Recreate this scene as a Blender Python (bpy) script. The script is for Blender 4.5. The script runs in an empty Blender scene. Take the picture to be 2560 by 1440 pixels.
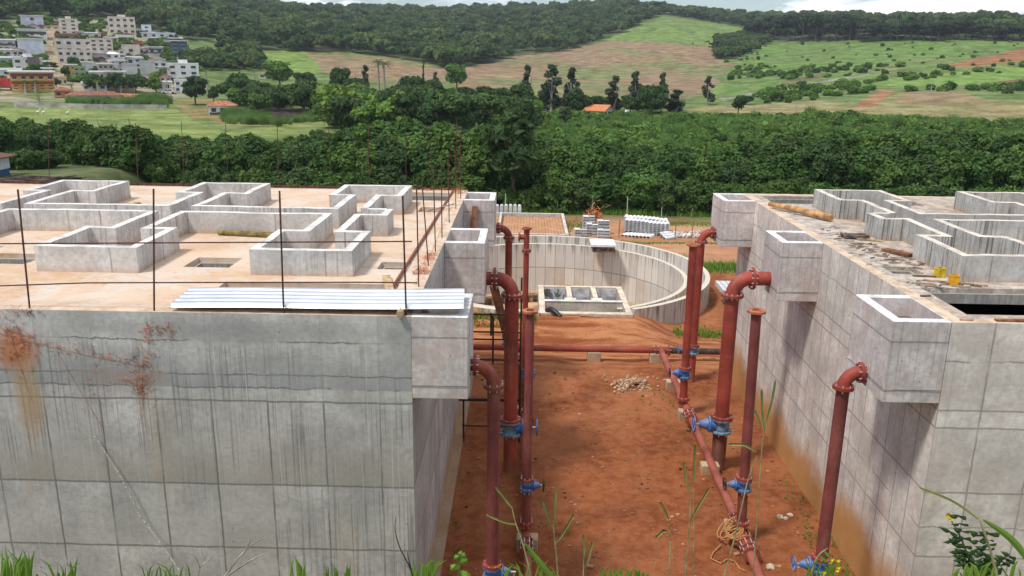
import bpy, bmesh, math, random
import numpy as np
from mathutils import Vector, Matrix
random.seed(7); rng=np.random.default_rng(7)
S=bpy.context.scene; COL=S.collection
# ---------------------------------------------------------------- camera geometry (measured from the photograph)
F,PIT,YAW,ROL,CZ=2076.5,.26743,.013266,.014074,11.45
cp,sp=math.cos(PIT),math.sin(PIT);ct,st=math.cos(YAW),math.sin(YAW)
_R=np.array((ct,st,0.));FW=np.array((-st*cp,ct*cp,-sp));_U=np.array((-st*sp,ct*sp,cp))
RV=_R*math.cos(ROL)+_U*math.sin(ROL);UV=_U*math.cos(ROL)-_R*math.sin(ROL)
CAM=np.array((0,0,CZ))
def ray(px,py): return FW+(px-1280)/F*RV+(720-py)/F*UV
def pY(px,py,Y):
    d=ray(px,py);return CAM+d*(Y/d[1])
def pz(px,py,z):
    d=ray(px,py);return CAM+d*((z-CZ)/d[2])
def proj(x,y,z):
    dx,dy,dz=x,y,z-CZ
    dd=dx*FW[0]+dy*FW[1]+dz*FW[2]
    return 1280+F*(dx*RV[0]+dy*RV[1]+dz*RV[2])/dd, 720-F*(dx*UV[0]+dy*UV[1]+dz*UV[2])/dd
# ---------------------------------------------------------------- object helpers
def tag(o,label=None,cat=None,group=None,kind=None):
    if label:o['label']=label
    if cat:o['category']=cat
    if group:o['group']=group
    if kind:o['kind']=kind
    return o
LOC={}
def thing(name,label,cat,loc=(0,0,0),group=None,rz=0):
    o=bpy.data.objects.new(name,None);COL.objects.link(o);o.location=loc;o.rotation_euler=(0,0,rz)
    o.empty_display_size=.2;LOC[o.name]=tuple(loc);return tag(o,label,cat,group)
def sm(a,b,x):
    t=np.clip((x-a)/(b-a),0,1);return t*t*(3-2*t)
class MB:
    def __init__(s): s.v=[];s.f=[];s.mi=[];s.cur=0
    def add(s,v,f):
        k=len(s.v);s.mi+=[s.cur]*len(f);s.v+=[tuple(map(float,p)) for p in v];s.f+=[tuple(i+k for i in q) for q in f];return s
    def box(s,x0,x1,y0,y1,z0,z1):
        return s.add([(x0,y0,z0),(x1,y0,z0),(x1,y1,z0),(x0,y1,z0),(x0,y0,z1),(x1,y0,z1),(x1,y1,z1),(x0,y1,z1)],
            [(3,2,1,0),(4,5,6,7),(0,1,5,4),(1,2,6,5),(2,3,7,6),(3,0,4,7)])
    def bar(s,a,b,w,h=None,up=(0,0,1)):
        h=h or w;a=Vector(a);b=Vector(b);d=(b-a).normalized();u=Vector(up)
        if abs(d.dot(u))>.95:u=Vector((1,0,0))
        r=d.cross(u).normalized();u=r.cross(d)
        v=[];
        for p in(a,b):
            for i,j in((-1,-1),(1,-1),(1,1),(-1,1)):v.append(p+r*i*w/2+u*j*h/2)
        return s.add(v,[(3,2,1,0),(4,5,6,7),(0,1,5,4),(1,2,6,5),(2,3,7,6),(3,0,4,7)])
    def tube(s,pts,r,n=10,cap=True,closed=False):
        pts=[Vector(p) for p in pts];m=len(pts);rr=r if isinstance(r,(list,tuple)) else [r]*m
        v=[];f=[];pu=None
        for i,p in enumerate(pts):
            d=(pts[(i+1)%m] if (i<m-1 or closed) else p)-(pts[i-1] if (i>0 or closed) else p);d.normalize()
            if pu is None:
                u=Vector((0,0,1)) if abs(d.z)<.9 else Vector((1,0,0))
            else:u=pu
            u=(u-d*u.dot(d)).normalized();pu=u;w=d.cross(u)
            for k in range(n):
                a=2*math.pi*k/n;v.append(p+(u*math.cos(a)+w*math.sin(a))*rr[i])
        L=m if closed else m-1
        for i in range(L):
            for k in range(n):
                a=i*n+k;b=i*n+(k+1)%n;c=((i+1)%m)*n+(k+1)%n;e=((i+1)%m)*n+k;f.append((a,b,c,e))
        if cap and not closed:f.append(tuple(range(n-1,-1,-1)));f.append(tuple((m-1)*n+k for k in range(n)))
        return s.add(v,f)
    def disc(s,c,ax,r,t,n=20,hole=0):
        c=Vector(c);ax=Vector(ax).normalized();return s.tube([c-ax*t/2,c+ax*t/2],r,n)
    def ring(s,c,ax,ro,ri,t,n=20):
        c=Vector(c);ax=Vector(ax).normalized();u=Vector((0,0,1)) if abs(ax.z)<.9 else Vector((1,0,0))
        u=(u-ax*u.dot(ax)).normalized();w=ax.cross(u);v=[];f=[]
        for k in range(n):
            a=2*math.pi*k/n;e=u*math.cos(a)+w*math.sin(a)
            v+=[c+e*ro-ax*t/2,c+e*ro+ax*t/2,c+e*ri+ax*t/2,c+e*ri-ax*t/2]
        for k in range(n):
            a=4*k;b=4*((k+1)%n)
            for i in range(4):f.append((a+i,b+i,b+(i+1)%4,a+(i+1)%4))
        return s.add(v,f)
    def prism(s,poly,z0,z1):
        n=len(poly);v=[(x,y,z0) for x,y in poly]+[(x,y,z1) for x,y in poly]
        return s.add(v,[tuple(range(n-1,-1,-1)),tuple(range(n,2*n))]+[(i,(i+1)%n,n+(i+1)%n,n+i) for i in range(n)])
    def wallpath(s,pts,t,z0,z1,closed=False,jit=0.):
        n=len(pts);P=[Vector((p[0],p[1])) for p in pts];v=[];f=[]
        # subdivide the long runs so the top edge can be slightly uneven
        Q=[]
        m=n if closed else n-1
        for i in range(m):
            a,b=P[i],P[(i+1)%n];k=max(1,int((b-a).length/.45));
            for j in range(k):Q.append((a.lerp(b,j/k),j==0))
        if not closed:Q.append((P[-1],True))
        N=len(Q)
        for i,(p,c) in enumerate(Q):
            da=(p-Q[i-1][0]) if (i>0 or closed) else (Q[1][0]-p)
            db=(Q[(i+1)%N][0]-p) if (i<N-1 or closed) else da
            da=da.normalized();db=db.normalized()
            na=Vector((-da.y,da.x));nb=Vector((-db.y,db.x));mm=(na+nb).normalized();k=t/2/max(.3,mm.dot(na))
            zt=z1+random.uniform(-jit,jit)
            jj=random.uniform(-jit,jit)*.5
            v+=[(p.x+mm.x*k,p.y+mm.y*k,z0),(p.x+mm.x*(k+jj),p.y+mm.y*(k+jj),zt),(p.x-mm.x*(k-jj),p.y-mm.y*(k-jj),zt),(p.x-mm.x*k,p.y-mm.y*k,z0)]
        for i in range(N if closed else N-1):
            a=4*i;b=4*((i+1)%N)
            for q in range(4):f.append((a+q,b+q,b+(q+1)%4,a+(q+1)%4))
        if not closed:f+=[(0,1,2,3),(4*N-1,4*N-2,4*N-3,4*N-4)]
        return s.add(v,f)
    def slab(s,x0,x1,y0,y1,z0,z1,holes,axis='z'):
        # box with rectangular holes; axis 'z' = horizontal slab, 'y' = upright wall (second pair is z)
        xs=sorted({x0,x1,*[h[0] for h in holes],*[h[1] for h in holes]});ys=sorted({y0,y1,*[h[2] for h in holes],*[h[3] for h in holes]})
        def inh(a,b):return any(h[0]<a<h[1] and h[2]<b<h[3] for h in holes)
        def q(p):
            if axis=='z':s.add(p,[(0,1,2,3)])
            else:s.add([(a,c,b) for a,b,c in p],[(0,1,2,3)])
        solid={}
        for i in range(len(xs)-1):
            for j in range(len(ys)-1):solid[i,j]=not inh((xs[i]+xs[i+1])/2,(ys[j]+ys[j+1])/2)
        for (i,j),o in solid.items():
            if not o:continue
            a,b,c,d=xs[i],xs[i+1],ys[j],ys[j+1]
            q([(a,c,z1),(b,c,z1),(b,d,z1),(a,d,z1)]);q([(a,d,z0),(b,d,z0),(b,c,z0),(a,c,z0)])
            if not solid.get((i-1,j)):q([(a,d,z0),(a,c,z0),(a,c,z1),(a,d,z1)])
            if not solid.get((i+1,j)):q([(b,c,z0),(b,d,z0),(b,d,z1),(b,c,z1)])
            if not solid.get((i,j-1)):q([(a,c,z0),(b,c,z0),(b,c,z1),(a,c,z1)])
            if not solid.get((i,j+1)):q([(b,d,z0),(a,d,z0),(a,d,z1),(b,d,z1)])
        return s
    def build(s,name,mat,parent=None,smooth=False,label=None,origin=None,bevel=0,root=None,recalc=True):
        o0=np.array(origin if origin is not None else (0,0,0.))
        if parent is not None and origin is None:
            r=parent
            while r.parent:r=r.parent
            o0=np.array(LOC.get(r.name,(0,0,0)))
        me=bpy.data.meshes.new(name);V=np.array(s.v,float)-o0
        me.from_pydata(V.tolist(),[],s.f);
        if isinstance(mat,(list,tuple)):me.polygons.foreach_set('material_index',s.mi)
        if recalc or bevel:
            bm=bmesh.new();bm.from_mesh(me)
            if recalc:
                bmesh.ops.remove_doubles(bm,verts=bm.verts,dist=1e-5);bmesh.ops.recalc_face_normals(bm,faces=bm.faces)
            if bevel:bmesh.ops.bevel(bm,geom=[e for e in bm.edges if e.calc_face_angle(0)>.6],offset=bevel,segments=1,affect='EDGES')
            bm.to_mesh(me);bm.free()
        for q in (mat if isinstance(mat,(list,tuple)) else [mat]):me.materials.append(q)
        if smooth:
            me.polygons.foreach_set('use_smooth',[True]*len(me.polygons))
            try:me.set_sharp_from_angle(angle=math.radians(40))
            except Exception:pass
        o=bpy.data.objects.new(name,me);COL.objects.link(o)
        if parent is not None:o.parent=parent
        elif origin is not None:o.location=origin;LOC[o.name]=tuple(origin)
        if label:o['label']=label
        return o
def kids(o):return [c for c in o.children]
def copy_tree(o,loc=None,rz=None,scale=None,label=None,parent=None):
    c=o.copy();COL.objects.link(c)
    if parent:c.parent=parent
    if loc is not None:c.location=loc
    if rz is not None:c.rotation_euler=(0,0,rz)
    if scale is not None:c.scale=(scale,)*3 if not hasattr(scale,'__len__') else scale
    if label:c['label']=label
    for k in kids(o):copy_tree(k,parent=c)
    return c
# ---------------------------------------------------------------- material helpers
class NT:
    def __init__(s,name,rough=.9,spec=.3):
        s.m=bpy.data.materials.new(name);s.m.use_nodes=True;s.t=s.m.node_tree;s.b=s.t.nodes['Principled BSDF'];s.o=s.t.nodes['Material Output']
        s.b.inputs['Roughness'].default_value=rough;s.b.inputs['Specular IOR Level'].default_value=spec
        g=s.n('ShaderNodeNewGeometry');s.P=g.outputs['Position'];s.Nn=g.outputs['Normal']
    def n(s,t):return s.t.nodes.new(t)
    def put(s,sock,v):
        if isinstance(v,bpy.types.NodeSocket):s.t.links.new(v,sock)
        elif isinstance(v,(tuple,list)):sock.default_value=tuple(v)+((1,) if len(v)==3 and sock.type=='RGBA' else ())
        else:sock.default_value=v
    def math(s,op,a,b=0,c=False):
        k=s.n('ShaderNodeMath');k.operation=op;k.use_clamp=c;s.put(k.inputs[0],a);s.put(k.inputs[1],b);return k.outputs[0]
    def mix(s,f,a,b,mode='MIX'):
        k=s.n('ShaderNodeMix');k.data_type='RGBA';k.blend_type=mode;s.put(k.inputs[0],f);s.put(k.inputs[6],a);s.put(k.inputs[7],b);return k.outputs[2]
    def sep(s,v):
        k=s.n('ShaderNodeSeparateXYZ');s.put(k.inputs[0],v);return k.outputs
    def comb(s,x,y,z):
        k=s.n('ShaderNodeCombineXYZ');s.put(k.inputs[0],x);s.put(k.inputs[1],y);s.put(k.inputs[2],z);return k.outputs[0]
    def vm(s,v,sc):
        k=s.n('ShaderNodeVectorMath');k.operation='MULTIPLY';s.put(k.inputs[0],v);k.inputs[1].default_value=sc;return k.outputs[0]
    def noise(s,scale,detail=4,rough=.55,v=None,dist=0,col=False):
        k=s.n('ShaderNodeTexNoise');s.put(k.inputs['Vector'],v if v is not None else s.P);k.inputs['Scale'].default_value=scale;k.inputs['Detail'].default_value=detail
        k.inputs['Roughness'].default_value=rough;k.inputs['Distortion'].default_value=dist;return k.outputs[1 if col else 0]
    def vor(s,scale,v=None,feat='F1',out='Distance'):
        k=s.n('ShaderNodeTexVoronoi');s.put(k.inputs['Vector'],v if v is not None else s.P);k.inputs['Scale'].default_value=scale;k.feature=feat;return k.outputs[out]
    def rmp(s,x,a,b,lo=0,hi=1):
        k=s.n('ShaderNodeMapRange');k.interpolation_type='SMOOTHSTEP';s.put(k.inputs[0],x)
        if a>b:a,b,lo,hi=b,a,hi,lo
        k.inputs[1].default_value=a;k.inputs[2].default_value=b;k.inputs[3].default_value=lo;k.inputs[4].default_value=hi;return k.outputs[0]
    def wave(s,u,w,off=0):return s.math('PINGPONG',s.math('SUBTRACT',u,off),w/2)
    def bump(s,h,st=.3,d=.02):
        k=s.n('ShaderNodeBump');k.inputs['Strength'].default_value=st;k.inputs['Distance'].default_value=d;s.put(k.inputs['Height'],h);s.t.links.new(k.outputs[0],s.b.inputs['Normal'])
    def col(s,c):s.put(s.b.inputs['Base Color'],c);return s
    def rnd(s):return s.n('ShaderNodeObjectInfo').outputs['Random']
def flat(name,c,rough=.6,metal=0,var=.12,scale=6,spec=.4,bump=0):
    m=NT(name,rough,spec);m.b.inputs['Metallic'].default_value=metal
    f=m.noise(scale,5);d=tuple(x*(1-var*1.6) for x in c);l=tuple(min(1,x*(1+var)) for x in c)
    m.col(m.mix(m.rmp(f,.3,.7),d,l))
    if bump:m.bump(m.noise(scale*6,4),bump,.01)
    return m.m
def concrete(name,base,rows=(),wu=0,ou=0,ws=0,os=0,streak=.5,stain=.5,pink=.0,mud=None,top=None,dark=(.13,.13,.12),orange=0,panelvar=.15,pit=0,jd=.62,cracks=(),sw=6.5,sband=None,spots=(),vtop=None,sshift=None,bands=(),wst=.6):
    m=NT(name,.92,.2);x,y,z=m.sep(m.P);nx,ny,nz=m.sep(m.Nn)
    side=m.rmp(m.math('ABSOLUTE',nx),.45,.55)
    mixu=m.n('ShaderNodeMix');mixu.data_type='FLOAT';m.put(mixu.inputs[0],side);m.put(mixu.inputs[2],x);m.put(mixu.inputs[3],y);u=mixu.outputs[0]
    c=m.mix(m.rmp(m.noise(1.1,6,.6),.3,.72),tuple(b*.72 for b in base),tuple(min(.9,b*1.14) for b in base))
    c=m.mix(m.rmp(m.noise(.35,3,.5),.5,.75,0,.35),c,tuple(b*q for b,q in zip(base,(1.05,.93,.86))))
    h=m.noise(9,6,.65)
    c=m.mix(m.rmp(h,.35,.62,.28,0),c,dark)
    if pink:c=m.mix(m.rmp(m.noise(1.7,4,.6),.45,.7,0,pink),c,(.50,.37,.33))
    for (za,zb,bc,am) in bands:
        k=m.math('MULTIPLY',m.math('MULTIPLY',m.rmp(z,za-.02,za+.02),m.rmp(z,zb+.02,zb-.02)),m.math('MULTIPLY',m.rmp(m.math('ADD',m.math('DIVIDE',m.math('SUBTRACT',z,za),zb-za),m.math('MULTIPLY',m.noise(1.2,5,.65),1.0)),1.45,.4),am));c=m.mix(k,c,bc)
    # panel to panel variation
    if wu:
        def cell(uu,w,o):return m.math('FLOOR',m.math('DIVIDE',m.math('SUBTRACT',uu,o),w))
        rowi=0.
        for r in rows:rowi=m.math('ADD',rowi,m.math('GREATER_THAN',z,r))
        w=m.n('ShaderNodeMix');w.data_type='FLOAT';m.put(w.inputs[0],side);m.put(w.inputs[2],cell(x,wu,ou));m.put(w.inputs[3],m.math('ADD',cell(y,ws or wu,os),50));
        wn=m.n('ShaderNodeTexWhiteNoise');wn.noise_dimensions='2D';m.put(wn.inputs['Vector'],m.comb(w.outputs[0],rowi,0))
        c=m.mix(m.rmp(wn.outputs['Value'],0,1,0,panelvar*2),c,tuple(b*.55 for b in base))
        c=m.mix(m.rmp(m.math('FRACT',m.math('MULTIPLY',wn.outputs['Value'],7.3)),.6,1,0,panelvar*1.6),c,(.52,.47,.43))
        jm=None;wob=m.math('MULTIPLY',m.math('SUBTRACT',m.noise(3.,4),.5),.03)
        mu=m.n('ShaderNodeMix');mu.data_type='FLOAT';m.put(mu.inputs[0],side)
        m.put(mu.inputs[2],m.wave(m.math('ADD',x,wob),wu,ou));m.put(mu.inputs[3],m.wave(m.math('ADD',y,wob),ws or wu,os));jm=m.rmp(mu.outputs[0],.026,.007)
        jm=m.math('MULTIPLY',jm,m.rmp(m.noise(1.3,3),.3,.55,.35,1))
        if vtop:jm=m.math('MULTIPLY',jm,m.rmp(z,vtop+.05,vtop-.05,.25,1))
        for i,r in enumerate(cracks):
            a=m.math('ABSOLUTE',m.math('SUBTRACT',m.math('ADD',z,m.math('MULTIPLY',m.math('SUBTRACT',m.noise(1.9+i*.4,8,.72),.5),.22)),r));jm=m.math('MAXIMUM',jm,m.math('MULTIPLY',m.rmp(a,.022,.006),m.rmp(m.noise(.8+i*.2,3),.38,.5,.15,.95)))
        for i,r in enumerate(rows):
            a=m.math('ABSOLUTE',m.math('SUBTRACT',m.math('ADD',z,m.math('MULTIPLY',m.math('SUBTRACT',m.noise(1.6+i*.3,5,.6),.5),(.05 if i%2 else .07))),r))
            k=m.rmp(a,.03,.008);jm=m.math('MAXIMUM',jm,m.math('MULTIPLY',k,.9))
        wall=m.math('SUBTRACT',1,m.rmp(nz,.5,.7));jm=m.math('MULTIPLY',jm,wall)
        c=m.mix(m.math('MULTIPLY',jm,jd),c,dark)
        # tie holes
        vd=m.vor(1.9,m.comb(u,0,z));c=m.mix(m.math('MULTIPLY',m.rmp(vd,.05,.03),m.math('MULTIPLY',wall,.6)),c,dark)
    if pit:
        vd=m.vor(6.,m.P);c=m.mix(m.math('MULTIPLY',m.rmp(vd,.13,.07),m.math('MULTIPLY',m.rmp(m.noise(2.2),.45,.6),pit)),c,(.16,.13,.11))
    if streak:
        sv=m.comb(m.math('MULTIPLY',u,sw),m.math('MULTIPLY',u,.3),m.math('MULTIPLY',z,.13))
        a=m.rmp(m.noise(2.,5,.68,sv,.1),.50,.62);a=m.math('MULTIPLY',a,m.rmp(m.noise(.45,3),.38,.56))
        if sband:
            zs=m.math('ADD',z,m.rmp(u,sshift[0],sshift[1],0,sshift[2])) if sshift else z
            a=m.math('MULTIPLY',a,m.math('MULTIPLY',m.rmp(m.math('ADD',zs,m.noise(1.5,3,.6,m.comb(m.math('MULTIPLY',u,2.),0,0))),sband[0],sband[0]+1.6,.12,1),m.rmp(z,sband[1]+.1,sband[1]-.1)))
        wall=m.math('SUBTRACT',1,m.rmp(nz,.5,.7))
        c=m.mix(m.math('MULTIPLY',m.math('MULTIPLY',a,streak),wall),c,dark)
        b=m.rmp(m.noise(3.1,4,.6,sv),.58,.72);c=m.mix(m.math('MULTIPLY',m.math('MULTIPLY',b,streak*wst),wall),c,(.64,.63,.61))
    if orange:
        a=m.math('MULTIPLY',m.rmp(m.noise(.8,4,.6,m.comb(u,0,m.math('MULTIPLY',z,.4))),.56,.72),orange);c=m.mix(a,c,(.45,.27,.12))
    for (su,sz,ru,rz_,sc_,am) in spots:
        e=m.math('ADD',m.math('POWER',m.math('DIVIDE',m.math('SUBTRACT',u,su),ru),2),m.math('POWER',m.math('DIVIDE',m.math('SUBTRACT',z,sz),rz_),2));e=m.math('MULTIPLY',m.rmp(m.math('ADD',e,m.math('MULTIPLY',m.noise(3.,6,.7),1.1)),1.55,.5),am);c=m.mix(e,c,sc_)
    if mud:
        zz=m.math('ADD',z,m.math('MULTIPLY',m.math('SUBTRACT',m.noise(.7,4),.5),mud[1]));k=m.rmp(zz,mud[0],mud[0]-mud[2]);c=m.mix(m.math('MULTIPLY',k,mud[3]),c,m.mix(m.noise(2,4),(.42,.19,.055),(.56,.30,.11)))
    if top:
        k=m.rmp(nz,.5,.7);t=m.mix(m.rmp(m.noise(2.3,7,.7),.32,.62),tuple(b*.62 for b in top),tuple(min(.9,b*1.06) for b in top));t=m.mix(m.rmp(m.noise(9,5,.7),.40,.30,0,.55),t,(.24,.20,.16));c=m.mix(k,c,t)
    m.col(c);m.bump(m.math('ADD',h,m.math('MULTIPLY',m.noise(40,3),.3)),.35,.02);return m.m
# ---------------------------------------------------------------- terrain
D0=[60,110,180,250,320,400,500,600,750,900,1050,1300]
PROF={ # pixel column: ground pixel row seen at each distance (from 250 m on); the first three are heights in metres
 -700:[0,-1,-1,240,190,120,40,-20,-80,-120,-140,-130],
 -50:[0,-1,-.6,232,176,118,48,-6,-66,-100,-112,-110],
 100:[0,-1,-.6,234,180,122,52,0,-58,-88,-98,-90],
 350:[0,-1,-.6,238,196,142,76,28,-20,-44,-54,-50],
 600:[0,-1,-.8,240,206,160,112,76,40,18,8,14],
 720:[0,-1,-.8,242,208,166,126,92,58,38,30,38],
 900:[0,-1,-.8,244,206,170,136,106,70,46,37,44],
 1250:[0,-1,-.8,246,216,190,160,134,88,52,36,42],
 1450:[0,-1,-.8,250,222,192,152,120,80,44,25,30],
 1600:[0,-1,-.8,252,226,192,146,106,62,34,20,30],
 1760:[0,-1,-.8,254,228,196,150,114,76,52,42,46],
 1900:[0,-1,-.8,254,230,200,158,122,88,64,54,58],
 2200:[0,-1,-.6,252,220,180,132,94,74,62,58,60],
 2560:[0,-1,-.6,250,218,178,132,96,78,68,62,66],
 3200:[0,-1,-.6,250,218,178,132,96,78,68,62,66]}
def zray(px,py,d):
    r=ray(px,py);return CZ+r[2]*d/math.hypot(r[0],r[1])
def azim(px):
    r=ray(px,140);return math.atan2(r[0],r[1])
_az=np.array([azim(k) for k in PROF]);_tab=np.array([[PROF[k][i] if i<3 else zray(k,PROF[k][i],D0[i]) for i in range(len(D0))] for k in PROF])
_ag=np.linspace(-1.15,1.15,461);_dg=np.concatenate([np.linspace(56,400,173),np.linspace(406,1300,150)])
_t1=np.array([np.interp(_dg,D0,r) for r in _tab]);_t2=np.array([np.interp(_ag,_az,_t1[:,j]) for j in range(len(_dg))]).T
def _blur(a,k,ax):
    p=[(0,0),(0,0)];p[ax]=(k,k);b=np.pad(a,p,mode='edge');return sum(np.take(b,range(i,i+a.shape[ax]),ax) for i in range(2*k+1))/(2*k+1)
for _ in range(2):_t2=_blur(_blur(_t2,6,0),4,1)
def _vn(x,y,s,seed):
    # cheap value noise
    X=x/s;Y=y/s;xi=np.floor(X).astype(np.int64);yi=np.floor(Y).astype(np.int64);fx=X-xi;fy=Y-yi;fx=fx*fx*(3-2*fx);fy=fy*fy*(3-2*fy)
    def h(a,b):
        n=(a*374761393+b*668265263+seed*1442695041)&0x7fffffff;n=((n^(n>>13))*1274126177)&0x7fffffff;return ((n^(n>>16))&0xffff)/65535.
    return (h(xi,yi)*(1-fx)+h(xi+1,yi)*fx)*(1-fy)+(h(xi,yi+1)*(1-fx)+h(xi+1,yi+1)*fx)*fy
TC=(1.34,41.8);TR=8.15
def gz(x,y):
    x=np.asarray(x,float);y=np.asarray(y,float);d=np.hypot(x,y);a=np.arctan2(x,y)
    ai=np.clip((a+1.15)/2.3*460,0,459.99);i=ai.astype(int);fa=ai-i
    dj=np.clip(np.interp(d,_dg,np.arange(len(_dg))),0,len(_dg)-1.01);j=dj.astype(int);fd=dj-j
    far=(_t2[i,j]*(1-fa)+_t2[i+1,j]*fa)*(1-fd)+(_t2[i,j+1]*(1-fa)+_t2[i+1,j+1]*fa)*fd
    far=far+(_vn(x,y,60,3)-.5)*np.clip((d-200)/60,0,4)+(_vn(x,y,17,5)-.5)*np.clip((d-120)/150,0,1.)
    near=np.where(y<13.73,np.minimum(10.3-.75*y,12),0.)+(_vn(x,y,1.1,1)-.5)*.10*(y>13.7)+(_vn(x,y,.4,9)-.5)*.05*(y>13.7)+(_vn(x,y,2.5,2)-.5)*.10*(y>15)
    bank=sm(31.5,33.5,y+.5*(_vn(x,y,2.,11)-.5))*(1-sm(4.4,7.2,x))*(1-sm(35.5,46,y))
    ruts=np.where((y>31)&(y<33.6),.11*np.sin(y*8.5+_vn(x,y,3.,12)*3),0)*bank
    near=near+bank*.98+ruts
    berm=sm(50.5,52.2,y)*(1-sm(52.2,54.5,y))*.12;near=near+berm
    w=sm(58,68,d);z=near*(1-w)+far*w
    z=z+3.2*sm(27,32,-x)*sm(36,44,y)*(1-sm(75,95,d))
    r=np.hypot(x-TC[0],y-TC[1]);z=np.where(r<7.75,-2.75,z)
    z=np.where((x>.95)&(x<4.5)&(y>34.1)&(y<38.2),-2.75,z)
    return z
def gzf(x,y):return float(gz(np.array([x]),np.array([y]))[0])
def hit(px,py,d0=66,d1=1300):
    # the point of the terrain seen at this pixel of the photograph
    r=ray(px,py);h=math.hypot(r[0],r[1]);dd=np.linspace(d0,d1,2600);X=r[0]/h*dd;Y=r[1]/h*dd;Z=CZ+r[2]/h*dd;g=gz(X,Y)
    k=np.argmax(g>=Z)
    if not (g>=Z).any():k=len(dd)-1
    return X[k],Y[k],g[k]
def inpoly(P,px,py):
    ins=np.zeros(px.shape,bool);n=len(P)
    for i in range(n):
        x1,y1=P[i];x2,y2=P[(i+1)%n]
        if y1==y2:continue
        c=((y1>py)!=(y2>py))&(px<(x2-x1)*(py-y1)/(y2-y1)+x1);ins^=c
    return ins
ds=np.concatenate([np.linspace(.3,13.6,40),np.linspace(13.8,66,190),66*(1300/66)**np.linspace(.004,1,330)])
az=np.concatenate([np.linspace(-1.14,-.72,20),np.linspace(-.71,.71,521),np.linspace(.72,1.14,20)])
A,Dm=np.meshgrid(az,ds);TX=np.sin(A)*Dm;TY=np.cos(A)*Dm;TZ=gz(TX,TY)
PX,PYy=proj(TX,TY,TZ);PX=PX+(_vn(TX,TY,9,21)-.5)*16;PYy=PYy+(_vn(TX,TY,14,22)-.5)*5
grass=(.125,.20,.045);C=np.zeros(TX.shape+(3,));far=Dm>60
C[:]=(.34,.125,.05)
C[far]=grass
def paint(P,c,mix=1.,mask=None,n=None):
    m=inpoly(P,PX,PYy)&far
    if mask is not None:m&=mask
    w=mix*np.ones(TX.shape)
    if n is not None:w=mix*np.clip((_vn(TX,TY,n[0],n[1])*.6+_vn(TX,TY,n[0]*.3,n[1]+1)*.4-n[2])/.2,0,1)
    w=w[...,None];C[m]=(C*(1-w)+np.array(c)*w)[m]
pink=(.33,.20,.125);tan=(.33,.27,.12);red=(.36,.13,.055);lime=(.19,.31,.055);green=(.135,.215,.045);dk=(.05,.085,.025)
forestP=[(-900,-900),(-900,60),(0,62),(60,38),(150,45),(200,48),(280,45),(340,72),(420,78),(480,104),(560,95),(640,128),(760,130),(850,128),(960,140),(1040,152),(1130,172),(1210,160),(1300,140),(1450,118),(1500,100),(1560,78),(1620,48),(1660,36),(1760,52),(1850,66),(1900,72),(1940,98),(3300,100),(3300,-900)]
paint([(20,262),(430,262),(480,300),(560,330),(830,300),(830,345),(-60,350),(-60,300)],(.24,.31,.075));paint([(20,262),(430,262),(480,300),(560,330),(830,300),(830,345),(-60,350)],(.17,.24,.055),.8,n=(14,31,.45))
paint([(430,250),(500,235),(620,290),(800,296),(800,320),(560,312),(480,300)],(.34,.22,.09),.9,n=(9,33,.42))
paint([(-400,62),(0,62),(60,38),(150,45),(280,45),(340,72),(420,78),(470,150),(500,240),(420,250),(-400,262)],(.40,.34,.25),.9,n=(9,35,.25))
for st_ in([(108,72),(136,72),(150,110),(166,200),(160,215),(128,210),(125,140)],[(285,100),(305,100),(330,160),(318,165)],[(392,172),(410,172),(432,232),(418,236)],[(0,214),(200,208),(440,228),(440,244),(180,226),(0,234)]):paint(st_,(.42,.31,.22))
paint([(660,128),(765,130),(805,178),(760,196),(690,170)],lime)
paint([(765,131),(845,129),(905,140),(1000,150),(1120,174),(1130,205),(1000,214),(900,195),(805,180)],pink);paint([(765,131),(845,129),(1120,174),(1130,205),(1000,214),(805,180)],green,.7,n=(26,41,.55))
paint([(1130,172),(1210,160),(1300,138),(1450,116),(1540,103),(1700,106),(1800,116),(1795,150),(1870,172),(1800,214),(1720,250),(1400,250),(1130,214)],pink);paint([(1130,172),(1300,150),(1540,118),(1795,150),(1870,172),(1800,214),(1720,250),(1400,250),(1130,214)],(.17,.215,.07),.85,n=(34,43,.40))
paint([(1480,108),(1560,76),(1640,40),(1760,55),(1940,82),(1940,100),(1800,118),(1700,107),(1540,103)],lime,.8);paint([(1480,108),(1640,40),(1940,82),(1800,118),(1540,103)],(.11,.18,.04),.8,n=(13,45,.5))
E_=[(1760,245),(1830,170),(1900,110),(2000,96),(2900,98),(2900,215),(2200,215),(1900,245)];paint(E_,(.13,.26,.04));paint(E_,(.11,.17,.045),.7,n=(30,47,.5));paint(E_,(.24,.21,.08),.5,n=(50,49,.62))
paint([(2330,168),(2440,146),(2560,120),(2900,90),(2900,130),(2560,152),(2420,168)],red,1);paint([(2330,168),(2440,140),(2560,112),(2900,80),(2560,132)],dk,.7,n=(9,50,.45))
paint([(1930,212),(2060,182),(2090,186),(2010,206)],(.16,.11,.06),.9)
paint([(1800,246),(1960,219),(2080,197),(2175,186),(2175,190),(2080,202),(1960,225),(1800,252)],(.33,.31,.28))
paint([(2180,205),(2320,188),(2560,165),(2900,140),(2900,196),(2560,196),(2400,215),(2200,214)],(.18,.33,.05))
paint([(2400,220),(2440,210),(2560,196),(2900,180),(2900,205),(2560,214),(2450,223)],(.20,.10,.055))
G_=[(1700,275),(1760,266),(1900,262),(2050,251),(2150,262),(2250,232),(2400,231),(2480,250),(2900,262),(2900,320),(2560,318),(2330,304),(2100,294),(1880,288)];paint(G_,tan);paint(G_,(.20,.24,.07),.75,n=(24,51,.52));paint([(2230,262),(2260,232),(2400,231),(2500,260)],pink,.8)
paint([(2130,268),(2185,232),(2195,224),(2245,226),(2215,242),(2180,272)],(.40,.17,.085))
paint(forestP,dk)
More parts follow.
